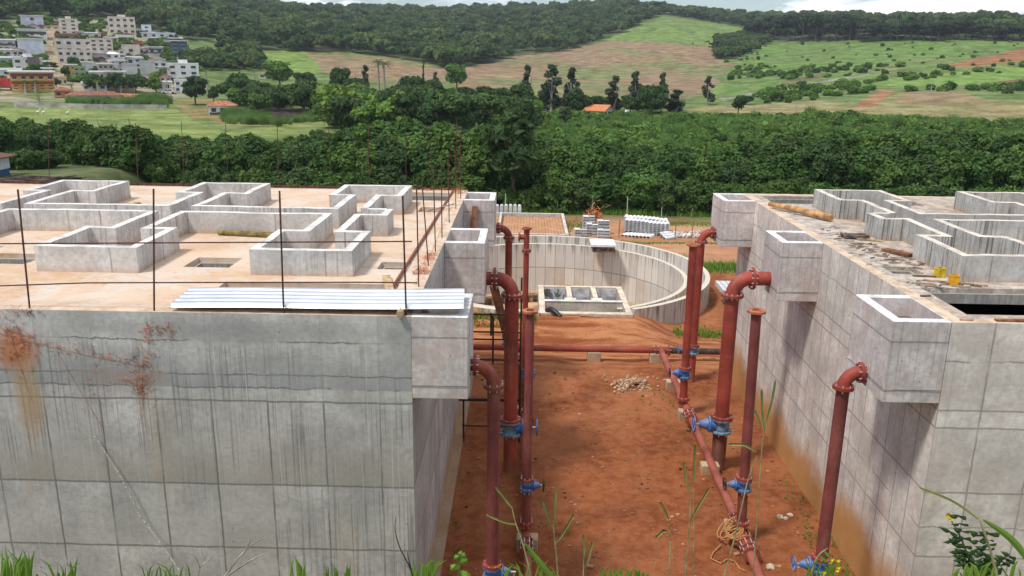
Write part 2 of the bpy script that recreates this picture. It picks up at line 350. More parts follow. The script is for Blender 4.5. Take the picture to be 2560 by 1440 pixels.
fm=(Dm>=60)&(Dm<78);C[fm]=(.07,.10,.03)
# ground cover weight for near ground: 1 where the red soil material applies
near_w=1-sm(60,66,Dm);near_w*=sm(13.3,14.5,TY)
V=np.stack([TX,TY,TZ],-1).reshape(-1,3);nr,nc=TX.shape
idx=np.arange(nr*nc).reshape(nr,nc);Fq=np.stack([idx[:-1,:-1],idx[:-1,1:],idx[1:,1:],idx[1:,:-1]],-1).reshape(-1,4)
def np_mesh(name,V,Fq,k=4):
    me=bpy.data.meshes.new(name);me.vertices.add(len(V));me.vertices.foreach_set('co',np.asarray(V,np.float32).ravel())
    me.loops.add(Fq.size);me.loops.foreach_set('vertex_index',Fq.astype(np.int32).ravel());me.polygons.add(len(Fq))
    me.polygons.foreach_set('loop_start',np.arange(0,Fq.size,k,dtype=np.int32));me.polygons.foreach_set('loop_total',np.full(len(Fq),k,np.int32));me.update(calc_edges=True);return me
me=np_mesh('ground',V,Fq);me.polygons.foreach_set('use_smooth',np.ones(len(Fq),bool))
ca=me.color_attributes.new('cover','FLOAT_COLOR','POINT');cc=np.ones((len(V),4),np.float32);cc[:,:3]=C.reshape(-1,3);cc[:,3]=near_w.reshape(-1);ca.data.foreach_set('color',cc.ravel())
m=NT('earth and fields',.97,.1);at=m.n('ShaderNodeAttribute');at.attribute_name='cover';cover=at.outputs['Color'];nw=at.outputs['Alpha']
fv=m.mix(m.rmp(m.noise(.16,6,.65),.3,.7),m.mix(.45,cover,(0,0,0)),m.mix(.18,cover,(.6,.6,.35)))
fv=m.mix(m.rmp(m.noise(.9,4,.6),.35,.6,.35,0),fv,(.04,.06,.02))
n1=m.noise(.55,6,.6);n2=m.noise(3.2,6,.68);n3=m.noise(14,4,.6)
soil=m.mix(m.rmp(n1,.34,.66),(.165,.046,.018),(.25,.074,.027));soil=m.mix(m.rmp(n2,.35,.66,0,.65),soil,(.33,.125,.055));soil=m.mix(m.rmp(n2,.5,.34,0,.38),soil,(.17,.055,.022))
soil=m.mix(m.rmp(m.noise(.9,5,.6,dist=.6),.60,.72,0,.35),soil,(.17,.062,.026))
x_,y_,z_=m.sep(m.P);soil=m.mix(m.math('MULTIPLY',m.rmp(m.noise(.33,5,.65),.40,.62,0,.6),m.rmp(y_,20,33,.35,1)),soil,(.46,.20,.095))  # paler soil towards the bank: its sunlit brightness put into the colour
x_,y_,z_=m.sep(m.P);yard=m.rmp(y_,44,50);soil=m.mix(m.math('MULTIPLY',yard,.8),soil,m.mix(m.rmp(m.noise(.28,6,.6,m.vm(m.P,(.6,1.6,1))),.35,.65),(.40,.195,.105),(.54,.33,.20)))
st_=m.rmp(m.noise(1.,6,.65,m.vm(m.P,(.35,3.2,1)),.3),.40,.62);bk_=m.math('MULTIPLY',m.rmp(y_,29.5,31.5),m.rmp(y_,36,34));soil=m.mix(m.math('MULTIPLY',bk_,.85),soil,m.mix(st_,(.25,.075,.03),(.52,.235,.11)))  # stripes paint the bright lit ruts of the bank into the soil colour
# small pebbles
vp=m.vor(5.5);soil=m.mix(m.math('MULTIPLY',m.rmp(vp,.10,.06),m.rmp(m.noise(1.1),.48,.58)),soil,(.52,.36,.25))
# thin weeds in the yard and by the walls
gq=m.math('MULTIPLY',m.rmp(m.noise(.22,5,.65),.56,.68),m.rmp(y_,50,54));soil=m.mix(m.math('MULTIPLY',gq,.7),soil,(.13,.15,.045))
soil=m.mix(m.rmp(n3,.3,.5,.25,0),soil,(.10,.035,.015))
slope=m.mix(m.noise(1.5,5),(.07,.09,.03),(.16,.14,.06))
nearc=m.mix(m.rmp(y_,12.9,14.2),slope,soil)
k=m.math('GREATER_THAN',nw,-1);m.col(m.mix(m.math('MAXIMUM',nw,m.rmp(y_,14,13)),fv,nearc));m.bump(m.math('ADD',n2,m.math('MULTIPLY',n3,.6)),.6,.06)
me.materials.append(m.m);ground=bpy.data.objects.new('ground',me);COL.objects.link(ground);tag(ground,'red earth site floor and green farmed hills as one stretch of land','ground',kind='structure')
# ---------------------------------------------------------------- concrete works
ROOFC=(.66,.50,.37)
M_wallL=concrete('old shuttered concrete',(.60,.585,.555),rows=(5.24,3.5,2.12,.6),cracks=(6.42,5.76,5.5),vtop=5.24,wu=1.055,ou=-2.63,streak=.62,top=ROOFC,orange=.18,panelvar=.15,jd=.88,sw=10,wst=.8,bands=((3.5,5.24,(.36,.33,.28),.8),(5.5,6.42,(.30,.31,.31),.75),(2.12,3.5,(.50,.48,.45),.4)),dark=(.17,.165,.155),sband=(3.2,6.35),sshift=(-5.2,-4.2,3.2),spots=((-9.35,6.15,.55,.55,(.46,.17,.06),.85),(-9.25,5.2,.35,1.0,(.42,.27,.13),.7),(-7.4,5.7,1.1,.22,(.42,.21,.12),.45),(-5.0,6.6,4.0,.28,(.27,.27,.26),.5),(-7.5,5.9,1.6,.5,(.28,.28,.28),.55),(-4.2,5.95,1.4,.4,(.30,.30,.29),.5)),mud=(.9,.9,.8,.8))
M_wallR=concrete('pale shuttered concrete',(.80,.735,.665),rows=(5.22,3.5,2.1,4.86),cracks=(6.2,2.75),dark=(.24,.22,.195),wu=1.05,ou=7.6,ws=.62,os=14.6,streak=.26,sband=(1.5,6.6),sw=8,top=ROOFC,pink=.35,orange=.25,panelvar=.13,jd=.75,mud=(1.7,1.7,1.0,.97))
M_box=concrete('pinkish box concrete',(.70,.63,.60),rows=(5.58,6.55),wu=9,ou=3,streak=.25,pink=.55,top=(.78,.77,.75),panelvar=.0,pit=.8)
M_curbL=concrete('light curb concrete',(.70,.685,.66),streak=.45,pink=.25,top=(.75,.73,.69),mud=(7.14,.14,.2,.4),wu=2.3,ou=.4,panelvar=.10)
M_curbR=concrete('weathered curb concrete',(.56,.55,.52),streak=.95,pink=.1,top=(.70,.62,.53),mud=(7.12,.14,.2,.4),wu=2.3,ou=.9,panelvar=.10)
M_hatch=concrete('hatch concrete',(.40,.38,.34),streak=.5)
m=NT('dusty roof',.95,.15);n1=m.noise(.45,6,.6);n2=m.noise(2.6,6,.65)
c=m.mix(m.rmp(n1,.34,.66),(.56,.375,.24),(.66,.51,.385));c=m.mix(m.rmp(n2,.45,.7,0,.5),c,(.66,.57,.48));c=m.mix(m.rmp(m.noise(1.6,7,.72,dist=.8),.56,.66,0,.45),c,(.40,.27,.18));c=m.mix(m.rmp(m.noise(.7,7,.68,dist=.5),.46,.62,0,.75),c,(.63,.56,.49));c=m.mix(m.rmp(m.noise(.5,6,.7),.60,.70,0,.5),c,(.50,.30,.17))
c=m.mix(m.rmp(m.noise(7,6,.7,m.vm(m.P,(1,2.6,1))),.30,.44,.6,0),c,(.30,.21,.15));c=m.mix(m.rmp(m.noise(1.0,5,.6,m.vm(m.P,(.8,1.8,1)),.4),.60,.72,0,.4),c,(.50,.33,.22))
M_roof=m.m;m.col(c);m.bump(n2,.25,.02)
m=NT('littered roof',.95,.15);n1=m.noise(.5,6,.6);n2=m.noise(3,6,.7)
c=m.mix(m.rmp(n1,.36,.62),(.54,.42,.32),(.60,.54,.47));c=m.mix(m.rmp(n2,.42,.6,.7,0),c,(.27,.23,.20));c=m.mix(m.rmp(m.noise(11,5,.7,m.vm(m.P,(1,3,1))),.34,.5,.8,0),c,(.20,.16,.13))
M_roofR=m.m;m.col(c);m.bump(n2,.3,.03)
RZ=6.95
def box_part(root,x0,x1,y0,y1,mat,open_x):
    # cantilevered outlet box, open at the top; open_x = side that is closed by the tank wall
    b=MB();t=.2;z0=5.35
    hx0=x0+(.02 if open_x<0 else t);hx1=x1-(.02 if open_x>0 else t)
    b.slab(x0,x1,y0,y1,z0+.25,RZ+.004,[(hx0,hx1,y0+t,y1-t)]);b.box(x0,x1,y0,y1,z0,z0+.25)
    return b.build('outlet_box',mat,root,bevel=.012)
# left tank
TL=thing('water_treatment_tank','grey concrete tank with streaked orange-stained front wall and corrugated sheet on its roof','tank',(-12,22,0))
b=MB();b.box(-25,-2.02,14.35,14.6,-.6,RZ);b.box(-2.27,-2.02,14.6,29.25,-.6,RZ);b.box(-25,-2.02,29.25,29.5,-.6,RZ);b.box(-25,-24.75,14.6,29.25,-.6,RZ);b.build('wall',M_wallL,TL)
HL=[(-7.52,-6.5,17.72,18.64),(-3.24,-2.56,17.82,18.5),(-12.3,-11.05,17.72,18.72),(-3.25,-2.52,25.05,25.9),(-7.3,-6.3,25.0,25.6),(-6.15,-2.55,15.1,16.55),(-6.15,-2.55,27.2,28.9)]
b=MB();b.slab(-24.75,-2.27,14.6,29.25,6.45,RZ-.003,HL);b.build('roof',M_roof,TL)
for h in HL:
    b=MB();x0,x1,y0,y1=h;t=.09;zz=(6.2 if x1-x0<3 else 5.95)
    b.slab(x0-.001,x1+.001,y0-.001,y1+.001,zz,RZ-.12,[(x0+t,x1-t,y0+t,y1-t)]);b.build('hatch_rim',M_hatch,TL)
b=MB();b.box(-24.7,-2.3,14.65,29.2,4.8,5.0);b.build('inner_floor',flat('dark floor concrete',(.09,.085,.08)),TL)  # one dark tone for the floor below the hatches
for y0,y1 in((14.35,15.95),(20.7,22.6),(27.4,29.15)):box_part(TL,-2.02,-.98,y0,y1,M_box,-1)
b=MB();b.box(-2.02,-1.76,14.4,29.5,-.4,.14);b.build('footing',concrete('footing concrete',(.36,.27,.19),mud=(.3,.5,.4,.7)),TL)
def meander(x0,n,dirn):
    # the folded channel wall: boxes of width 2, necks .6 apart, period 4.6
    A=[];B=[]
    P=4.6;s=dirn
    A=[(x0,17.2)]
    return A
def curb(x0,s,n,yf,yj,yl1,yl2,yk,yb):
    # x0: outer face line of the first box, s: direction in which the boxes follow each other
    F_=[];B_=[]
    for k in range(n):
        o=x0+s*4.6*k
        a,bb,c,d=o,o+s*2.0,o+s*.63,o+s*1.41
        F_+=[(c,yl1),(c,yj),(a,yj),(a,yf),(bb,yf),(bb,yj),(d,yj),(d,yl1)]
        B_+=[(c,yl2),(c,yk),(a,yk),(a,yb),(bb,yb),(bb,yk),(d,yk),(d,yl2)]
    return F_,B_
cz0,cz1=RZ-.02,7.51
Ff,Bb=curb(-3.72,-1,5,17.2,19.2,21.4,22.3,24.6,26.6)
Ff[0]=(-4.35,21.4);full=[(-3.65,22.3),(-3.65,21.4)]+Ff+Bb[::-1]
b=MB();b.wallpath(full,.19,cz0,cz1,closed=False,jit=.009);
b.wallpath([(-4.25,22.3),(-3.75,22.3)],.188,cz0,cz1-.004);b.build('channel_wall',M_curbL,TL)
# right tank
TRo=thing('water_treatment_tank','pale concrete tank with muddy base and littered roof beside the red pipes','tank',(16,22,0))
b=MB();b.slab(7.85,26,14.58,14.83,-.6,RZ,[(8.95,9.5,1.5,2.02)],axis='y') if False else None
b.slab(7.85,26,-.6,RZ,14.58,14.83,[(8.95,9.5,1.45,1.98)],axis='y')
b.box(7.85,8.1,14.83,29.6,-.6,RZ);b.box(7.85,26,29.6,29.85,-.6,RZ);b.box(25.75,26,14.83,29.6,-.6,RZ);b.build('wall',M_wallR,TRo)
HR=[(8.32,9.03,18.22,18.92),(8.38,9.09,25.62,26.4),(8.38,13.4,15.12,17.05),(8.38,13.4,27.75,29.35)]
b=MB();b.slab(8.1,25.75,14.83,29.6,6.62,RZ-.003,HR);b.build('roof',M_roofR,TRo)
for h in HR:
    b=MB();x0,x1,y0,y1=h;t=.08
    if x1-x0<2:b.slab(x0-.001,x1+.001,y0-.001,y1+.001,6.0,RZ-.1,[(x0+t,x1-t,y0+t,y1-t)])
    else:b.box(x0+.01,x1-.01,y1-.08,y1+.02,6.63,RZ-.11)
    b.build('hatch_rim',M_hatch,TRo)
b=MB();b.box(8.12,25.7,14.85,29.5,3.0,3.2);b.build('inner_floor',flat('unlit void black',(.008,.008,.008),1.,spec=0.),TRo)  # darkness of the unlit void put into the floor colour
b=MB();b.box(8.12,25.7,17.5,17.6,3.2,6.15);b.build('inner_wall',flat('black light baffle',(.012,.012,.012),1.,spec=0.),TRo)  # baffle added to keep the void under the slot black
for y0,y1 in((14.59,16.4),(21.4,23.0),(28.1,29.8)):box_part(TRo,6.78,7.85,y0,y1,M_box,1)
Ff,Bb=curb(9.56,1,3,17.68,19.76,21.94,22.86,25.05,27.1)
full=[(9.56,22.86),(9.56,21.94)]+Ff+Bb[::-1]
b=MB();b.wallpath(full,.19,cz0,cz1+.02,closed=False,jit=.009);b.wallpath([(10.09,22.86),(9.66,22.86)],.188,cz0,cz1+.01);b.build('channel_wall',M_curbR,TRo)
# round tank: two concentric rings with a channel between them, front cut by the compartment basin
M_ring=None
m=NT('streaked ring concrete',.92,.2);x,y,z=m.sep(m.P);ax=m.math('SUBTRACT',x,TC[0]);ay=m.math('SUBTRACT',y,TC[1])
th=m.math('ARCTAN2',ax,ay);ua=m.math('MULTIPLY',th,7.)
wn=m.n('ShaderNodeTexWhiteNoise');wn.noise_dimensions='2D';row=m.math('GREATER_THAN',z,-.55);m.put(wn.inputs['Vector'],m.comb(m.math('FLOOR',m.math('DIVIDE',ua,.6)),row,0))
c=m.mix(m.rmp(wn.outputs['Value'],0,1,0,1),(.70,.65,.58),(.54,.50,.46));c=m.mix(m.rmp(m.math('FRACT',m.math('MULTIPLY',wn.outputs['Value'],9.1)),.72,.95,0,.6),c,(.58,.45,.33));c=m.mix(m.rmp(m.math('FRACT',m.math('MULTIPLY',wn.outputs['Value'],23.)),.95,.98,0,.7),c,(.60,.36,.13))
c=m.mix(m.rmp(m.noise(1.5,5,.6),.4,.7,0,.45),c,(.66,.64,.60))
j=m.rmp(m.wave(ua,.6),.022,.006);j=m.math('MAXIMUM',j,m.rmp(m.math('ABSOLUTE',m.math('ADD',z,.55)),.03,.01));up=m.rmp(z,.62,.7);j=m.math('MULTIPLY',j,.75)
c=m.mix(j,c,(.15,.13,.11))
dr=m.rmp(m.noise(2.,5,.7,m.comb(m.math('MULTIPLY',ua,2.6),0,m.math('MULTIPLY',z,.12))),.46,.62);c=m.mix(m.math('MULTIPLY',dr,m.rmp(z,.05,1.0,.1,.85)),c,(.16,.14,.12))
nx,ny,nz=m.sep(m.Nn);c=m.mix(m.rmp(nz,.5,.7),c,m.mix(m.noise(3,5),(.52,.43,.32),(.74,.68,.58)));m.col(c);m.bump(m.noise(9,5),.3,.02);M_ring=m.m
RT=thing('round_settling_tank','open round concrete tank with double streaked rim half sunk in red earth','tank',(TC[0],TC[1],0))
def arc_ring(b,ro,ri,z0,z1,a0,a1,n):
    v=[];f=[]
    for i in range(n+1):
        a=a0+(a1-a0)*i/n;s_,c_=math.sin(a),math.cos(a)
        for r,zz in((ro,z0),(ro,z1),(ri,z1),(ri,z0)):v.append((TC[0]+r*s_,TC[1]+r*c_,zz))
    for i in range(n):
        p=4*i
        for q in range(4):f.append((p+q,p+4+q,p+4+(q+1)%4,p+(q+1)%4))
    f+=[(0,1,2,3),(4*n+3,4*n+2,4*n+1,4*n)];b.add(v,f)
# angles measured from +Y; the gap in front lies where the basin stands
ga=math.atan2(4.72-TC[0],34.7-TC[1]);gb=math.atan2(.72-TC[0],33.6-TC[1])
a0=gb-2*math.pi if gb>0 else gb;a0,a1=(gb if gb<0 else gb-2*math.pi),ga
b=MB();arc_ring(b,TR,TR-.24,-2.9,1.15,a0,a1,110);b.build('outer_wall',M_ring,RT)
b=MB();arc_ring(b,7.1,6.88,-2.9,.88,a0-.02,a1+.02,110);b.build('inner_wall',M_ring,RT)
b=MB();arc_ring(b,TR-.24,7.1,-2.9,.25,a0,a1,90);b.build('channel_floor',M_ring,RT)
M_shelf=flat('form timber',(.45,.33,.2),.8,var=.3)
b=MB();arc_ring(b,6.88,6.3,-2.15,-2.0,a0,a1,60)
for k in range(0,48):
    a=a0+(a1-a0)*(k+.5)/48;b.bar((TC[0]+6.55*math.sin(a),TC[1]+6.55*math.cos(a),-2.75),(TC[0]+6.55*math.sin(a),TC[1]+6.55*math.cos(a),-2.15),.22)
b.build('base_shelf',M_shelf,RT)
b=MB();b.add([(TC[0]+6.9*math.sin(2*math.pi*k/40),TC[1]+6.9*math.cos(2*math.pi*k/40),-2.62) for k in range(40)],[tuple(range(40))]);b.build('floor',flat('sandy tank floor',(.50,.31,.18),.95,var=.3,scale=1.2),RT)
b=MB();v0=Vector((4.55,47.4,0));
b.box(3.85,5.25,46.1,47.7,1.32,1.44);b.build('inlet_cover',flat('white slab',(.82,.82,.82)),RT)
b=MB();b.slab(3.95,5.2,46.2,47.6,.98,1.32,[(4.07,5.08,46.32,47.5)]);b.build('inlet_box',flat('dark blotchy concrete',(.17,.12,.10),var=.6,scale=4),RT)  # dark blotchy tone for the box under the white slab
# centre column with a lid, standing on the floor
CW=thing('manhole_shaft','round concrete shaft with rusty lid standing inside the round tank','shaft',(2.5,43.5,-2.6))
b=MB();b.tube([(2.5,43.5,-2.65),(2.5,43.5,-.42)],.62,28);b.build('body',concrete('shaft concrete',(.5,.48,.45)),CW,smooth=True)
b=MB();b.ring((2.5,43.5,-.40),(0,0,1),.50,.34,.05,24);b.disc((2.5,43.5,-.41),(0,0,1),.34,.02,24);b.build('lid',flat('rusty lid',(.27,.10,.055)),CW)
b=MB();b.box(2.85,3.75,42.6,43.3,-2.65,-.62);b.build('side_chamber',concrete('chamber concrete',(.52,.50,.47),top=(.76,.75,.73)),CW)
for xx in(2.98,3.62):
    b=MB();b.tube([(xx,42.9,-.7),(xx,42.9,-.25)],.02,6);b.build('starter_bar',flat('rust bar',(.2,.08,.05)),CW)
# compartment basin
BA=thing('compartment_basin','rectangular concrete basin with three compartments in front of the round tank','basin',(2.7,36,0))
MBs=concrete('pale basin concrete',(.62,.55,.46),top=(.74,.60,.47),streak=.2);b=MB()
b.slab(.74,4.72,33.85,38.4,-2.75,1.1,[(1.0,4.46,34.15,35.62),(1.0,2.05,35.84,38.2),(2.28,3.22,35.84,38.2),(3.45,4.46,35.84,38.2)]);b.build('wall',MBs,BA,bevel=.015)
b=MB();b.box(.99,4.47,35.60,35.86,1.1,1.13)
b.box(1.9,2.42,35.845,36.25,-.3,1.112);b.box(3.1,3.6,35.845,36.25,-.3,1.112);b.build('divider',concrete('divider concrete',(.58,.54,.48),top=(.78,.74,.68)),BA)
b=MB();b.box(.9,4.6,34.0,38.3,-.55,-.5);b.build('bottom',flat('basin bottom',(.40,.36,.31),var=.4,scale=2),BA)
m=NT('peeling coating',.8,.3);m.col(m.mix(m.rmp(m.noise(2.2,6,.7),.44,.5),(.13,.125,.13),(.55,.56,.60)));MC=m.m
MC2=flat('pale lime coating',(.58,.58,.62),.8,var=.3,scale=2.5)
for x0,x1,mc in((1.02,2.03,MC),(2.3,3.2,MC2),(3.47,4.44,MC2)):
    b=MB();b.box(x0,x1,38.17,38.198,-.45,1.0);b.build('coating',mc,BA)
b=MB();b.tube([(1.45,34.9,-.5),(1.45,34.9,.85)],.025,8);b.build('standpipe',flat('white plastic',(.7,.7,.68)),BA)
o=MB().tube([(1.05,34.05,1.16),(1.2,33.9,1.27),(1.4,33.72,1.2),(1.62,33.55,1.02)],.11,12).build('hose_end',flat('black rubber',(.02,.02,.022),.4),smooth=True);tag(o,'short black drain hose hooked over the front rim of the basin','hose')
# tiled slab beside the round tank
o=MB()
o.box(9.6,12.0,35.6,40.2,.75,1.0);o.box(10.0,11.7,36.0,40.0,.0,.75)
m=NT('studded pale slab',.9,.2);x,y,z=m.sep(m.P);g=m.math('MINIMUM',m.wave(x,.28),m.wave(y,.28));m.col(m.mix(m.rmp(g,.03,.06,.9,0),(.66,.66,.68),(.36,.36,.38)))
o=o.build('cover_slab',m.m);tag(o,'pale tiled concrete cover slab on a plinth right of the round tank','slab')
# drying bed with brick paving
DB=thing('drying_bed','low walled drying bed floored with orange bricks behind the round tank','drying bed',(0,58,0))
b=MB();b.slab(-3.4,2.95,53.2,61.0,0,.55,[(-3.2,2.75,53.4,60.75),]);b.box(-1.75,-1.6,53.4,60.75,.2,.58);b.build('wall',concrete('bed wall',(.58,.54,.48),streak=.5,top=(.66,.6,.52)),DB)
m=NT('bed bricks',.95,.1);bk=m.n('ShaderNodeTexBrick');m.put(bk.inputs['Vector'],m.vm(m.P,(1,1,1)));bk.inputs['Scale'].default_value=1.0;bk.inputs['Brick Width'].default_value=.42;bk.inputs['Row Height'].default_value=.24;bk.inputs['Mortar Size'].default_value=.035
bk.inputs['Color1'].default_value=(.58,.31,.17,1);bk.inputs['Color2'].default_value=(.50,.26,.14,1);bk.inputs['Mortar'].default_value=(.20,.10,.06,1);m.col(m.mix(m.rmp(m.noise(2,5),.4,.7,0,.5),bk.outputs[0],(.60,.36,.22)))
b=MB();b.box(-3.2,2.75,53.4,60.75,.05,.3);b.build('brick_floor',m.m,DB)
# ---------------------------------------------------------------- red pipework
def pipemat(name,c,dust=(.34,.17,.10),dk=.6):
    m=NT(name,.62,.35);x,y,z=m.sep(m.P)
    k=m.mix(m.rmp(m.noise(1.1,5,.6),.3,.7),tuple(q*dk for q in c),tuple(q*1.12 for q in c))
    k=m.mix(m.rmp(m.noise(3,6,.72,m.vm(m.P,(1,1,.30))),.50,.70,0,.5),k,dust);k=m.mix(m.rmp(m.noise(6,6,.75,m.vm(m.P,(1.6,1.6,.25))),.60,.72,0,.5),k,tuple(q*.35 for q in c));k=m.mix(m.rmp(m.noise(17,3,.6),.66,.74,0,.6),k,(.45,.32,.25))
    k=m.mix(m.math('MULTIPLY',m.rmp(m.math('ADD',z,m.math('MULTIPLY',m.noise(2,3),.5)),.9,.2),.55),k,dust);m.col(k);m.bump(m.noise(25,3),.12,.01);return m.m
M_red=pipemat('red oxide paint',(.34,.060,.040));M_pur=pipemat('purple oxide paint',(.25,.062,.056));M_dk=pipemat('bitumen pipe',(.05,.035,.035))
M_lying=pipemat('dusty red paint',(.36,.085,.060))
M_bolt=flat('zinc bolt',(.72,.72,.72),.35,.6,var=.1);m=NT('blue valve enamel',.5,.45);k=m.mix(m.rmp(m.noise(8,6,.65),.35,.65),(.035,.11,.32),(.065,.19,.46));k=m.mix(m.rmp(m.noise(5,5,.7),.55,.68,0,.6),k,(.20,.19,.20));k=m.mix(m.rmp(m.sep(m.Nn)[2],.5,.9,0,.4),k,(.32,.22,.16));m.col(k);M_bl=m.m;M_blg=flat('worn blue grey enamel',(.16,.25,.34),.55,var=.4,scale=7)
M_blk=flat('black wheel',(.02,.02,.022),.5);M_orr=flat('rusty flange face',(.40,.13,.06),.8,var=.3)
def bolts(b,c,ax,r,n,l,rb=.016):
    c=Vector(c);ax=Vector(ax).normalized();u=Vector((0,0,1)) if abs(ax.z)<.9 else Vector((1,0,0));u=(u-ax*u.dot(ax)).normalized();w=ax.cross(u)
    for k in range(n):
        a=2*math.pi*(k+.5)/n;p=c+(u*math.cos(a)+w*math.sin(a))*r;b.tube([p-ax*l/2,p+ax*l/2],rb,6)
def flange(root,c,ax,r,name='flange',mat=None,n=8,t=.07,nb=True):
    b=MB();a=Vector(ax).normalized();C_=Vector(c);b.disc(C_+a*(t*.27),ax,r*1.62,t*.46,26);b.disc(C_-a*(t*.27),ax,r*1.62,t*.46,26);b.disc(C_,ax,r*1.4,t*.2,20)
    if nb:b.cur=1;bolts(b,c,ax,r*1.42,n,t*2.3,max(.013,r*.10))
    f=b.build(name,[mat or M_red,M_bolt],root,smooth=True)
    return f
def elbow_pts(cx,cy,cz,sx,R,n=12):
    # from horizontal (towards the wall, sx=+1 wall on +x) round to vertical down; (cx,cz) = vertical axis x, start height of vertical leg
    return [(cx+sx*R*(1-math.cos(a)),cy,cz+R*math.sin(a)) for a in np.linspace(0,math.pi/2,n)]
def valve(root,x,y,z,r,sx,mat=None,wheel=True,wmat=None,L=None,h=None):
    # gate valve lying on its side: body between two flanges, bonnet and handwheel towards sx
    h=h or r*2.2;L=L or r*3.4;b=MB();mat=mat or M_bl
    b.disc((x,y,z+h/2-.025),(0,0,1),r*1.65,.05,26);b.disc((x,y,z-h/2+.025),(0,0,1),r*1.65,.05,26);b.tube([(x,y,z-h/2),(x,y,z),(x,y,z+h/2)],[r*1.1,r*1.22,r*1.1],20)
    b.cur=1;bolts(b,(x,y,z+h/2),(0,0,1),r*1.42,8,.14,max(.012,r*.09));bolts(b,(x,y,z-h/2),(0,0,1),r*1.42,8,.14,max(.012,r*.09))
    v=b.build('gate_valve',[mat,M_bolt],root,smooth=True)
    b=MB();b.tube([(x+sx*q*L,y,z) for q in(.12,.42,.46,.5,.52,.54)],[r*1.0,r*.95,r*1.25,r*1.25,r*1.2,r*.92],18,)
    b.tube([(x+sx*q*L,y,z) for q in(.54,.7,.85,.88)],[r*.92,r*.7,r*.42,r*.3],16);b.box(*(sorted((x+sx*.18*L,x+sx*.44*L))),y-.02,y+.02,z-r*1.18,z+r*1.18);b.build('bonnet',M_bl,v,smooth=True)
    b=MB();b.tube([(x+sx*.86*L,y,z),(x+sx*1.12*L,y,z)],.02,8);b.build('stem',M_bolt,v)
    if wheel:
        R=max(.15,r*1.15);X=x+sx*1.08*L;b=MB();b.tube([(X,y+R*math.cos(a),z+R*math.sin(a)) for a in np.linspace(0,2*math.pi,25)[:-1]],R*.10,8,closed=True)
        for k in range(4):
            a=k*math.pi/2+.5;b.tube([(X,y,z),(X,y+R*math.cos(a),z+R*math.sin(a))],R*.07,6)
        b.disc((X,y,z),(1,0,0),R*.24,.07,12);b.build('handwheel',wmat or M_bl,v,smooth=True)
def riser(label,x,y,xw,sx,zs,r,zv,R,mat,vs,xf,vmat=None,wheel=True,wmat=None,L=None,lower=None):
    T=thing('riser_pipe',label,'water pipe',(x,y,0),'red riser pipes between the tanks');zt=zs-R
    b=MB();h=r*2.2;b.tube([(x,y,zt),(x,y,zv+h/2)],r,28);b.build('upright_pipe',mat,T,smooth=True)
    b=MB();b.tube(elbow_pts(x,y,zt,sx,R),r,28,cap=False);xe=x+sx*R;b.tube([(xe,y,zs),(xf,y,zs)],r,28,cap=False);b.build('elbow',M_red,T,smooth=True)
    b=MB();b.tube([(xf,y,zs),(xw+sx*.05,y,zs)],r,28);b.build('stub_pipe',M_red,T,smooth=True)
    flange(T,(xf,y,zs),(1,0,0),r,n=12 if r>.15 else 8);flange(T,(x,y,zt),(0,0,1),r,n=12 if r>.15 else 8);flange(T,(x,y,zv+h/2+.03),(0,0,1),r,n=12 if r>.15 else 8,nb=False)
    valve(T,x,y,zv,r,vs,vmat,wheel,wmat,L)
    b=MB();b.tube([(x,y,zv-h/2),(x,y,-.3)],r*(lower or 1.0),28);b.build('lower_pipe',lower and M_lowpipe or mat,T,smooth=True);return T
M_lowpipe=pipemat('earth stained pipe',(.17,.06,.045))
riser('nearest right riser pipe with a short elbow into the front box and big blue handwheel',6.40,15.5,6.78,1,5.60,.128,1.27,.31,M_pur,-1,6.70,L=.52)
riser('thickest right riser pipe bending into the middle box of the pale tank',5.80,22.2,6.78,1,5.76,.192,1.40,.48,M_red,-1,6.31,vmat=M_blg,L=.72,lower=1.06)
riser('farthest right riser pipe bending into the last box of the pale tank',6.30,28.95,6.78,1,5.68,.135,1.30,.34,M_red,-1,6.67,vmat=M_blg,L=.48)
riser('nearest left riser pipe bending out of the front box beside the streaked wall',-.53,15.15,-.98,-1,5.73,.126,1.16,.42,M_pur,1,-.93+.03,wheel=False,L=.44)
riser('thickest left riser pipe bending out of the middle box of the grey tank',-.28,21.7,-.98,-1,5.76,.186,1.42,.44,M_red,1,-.76,vmat=M_blg,L=.70)
riser('farthest left riser pipe bending out of the last box of the grey tank',-.52,29.0,-.98,-1,5.70,.125,1.5,.34,M_red,1,-.90,L=.45)
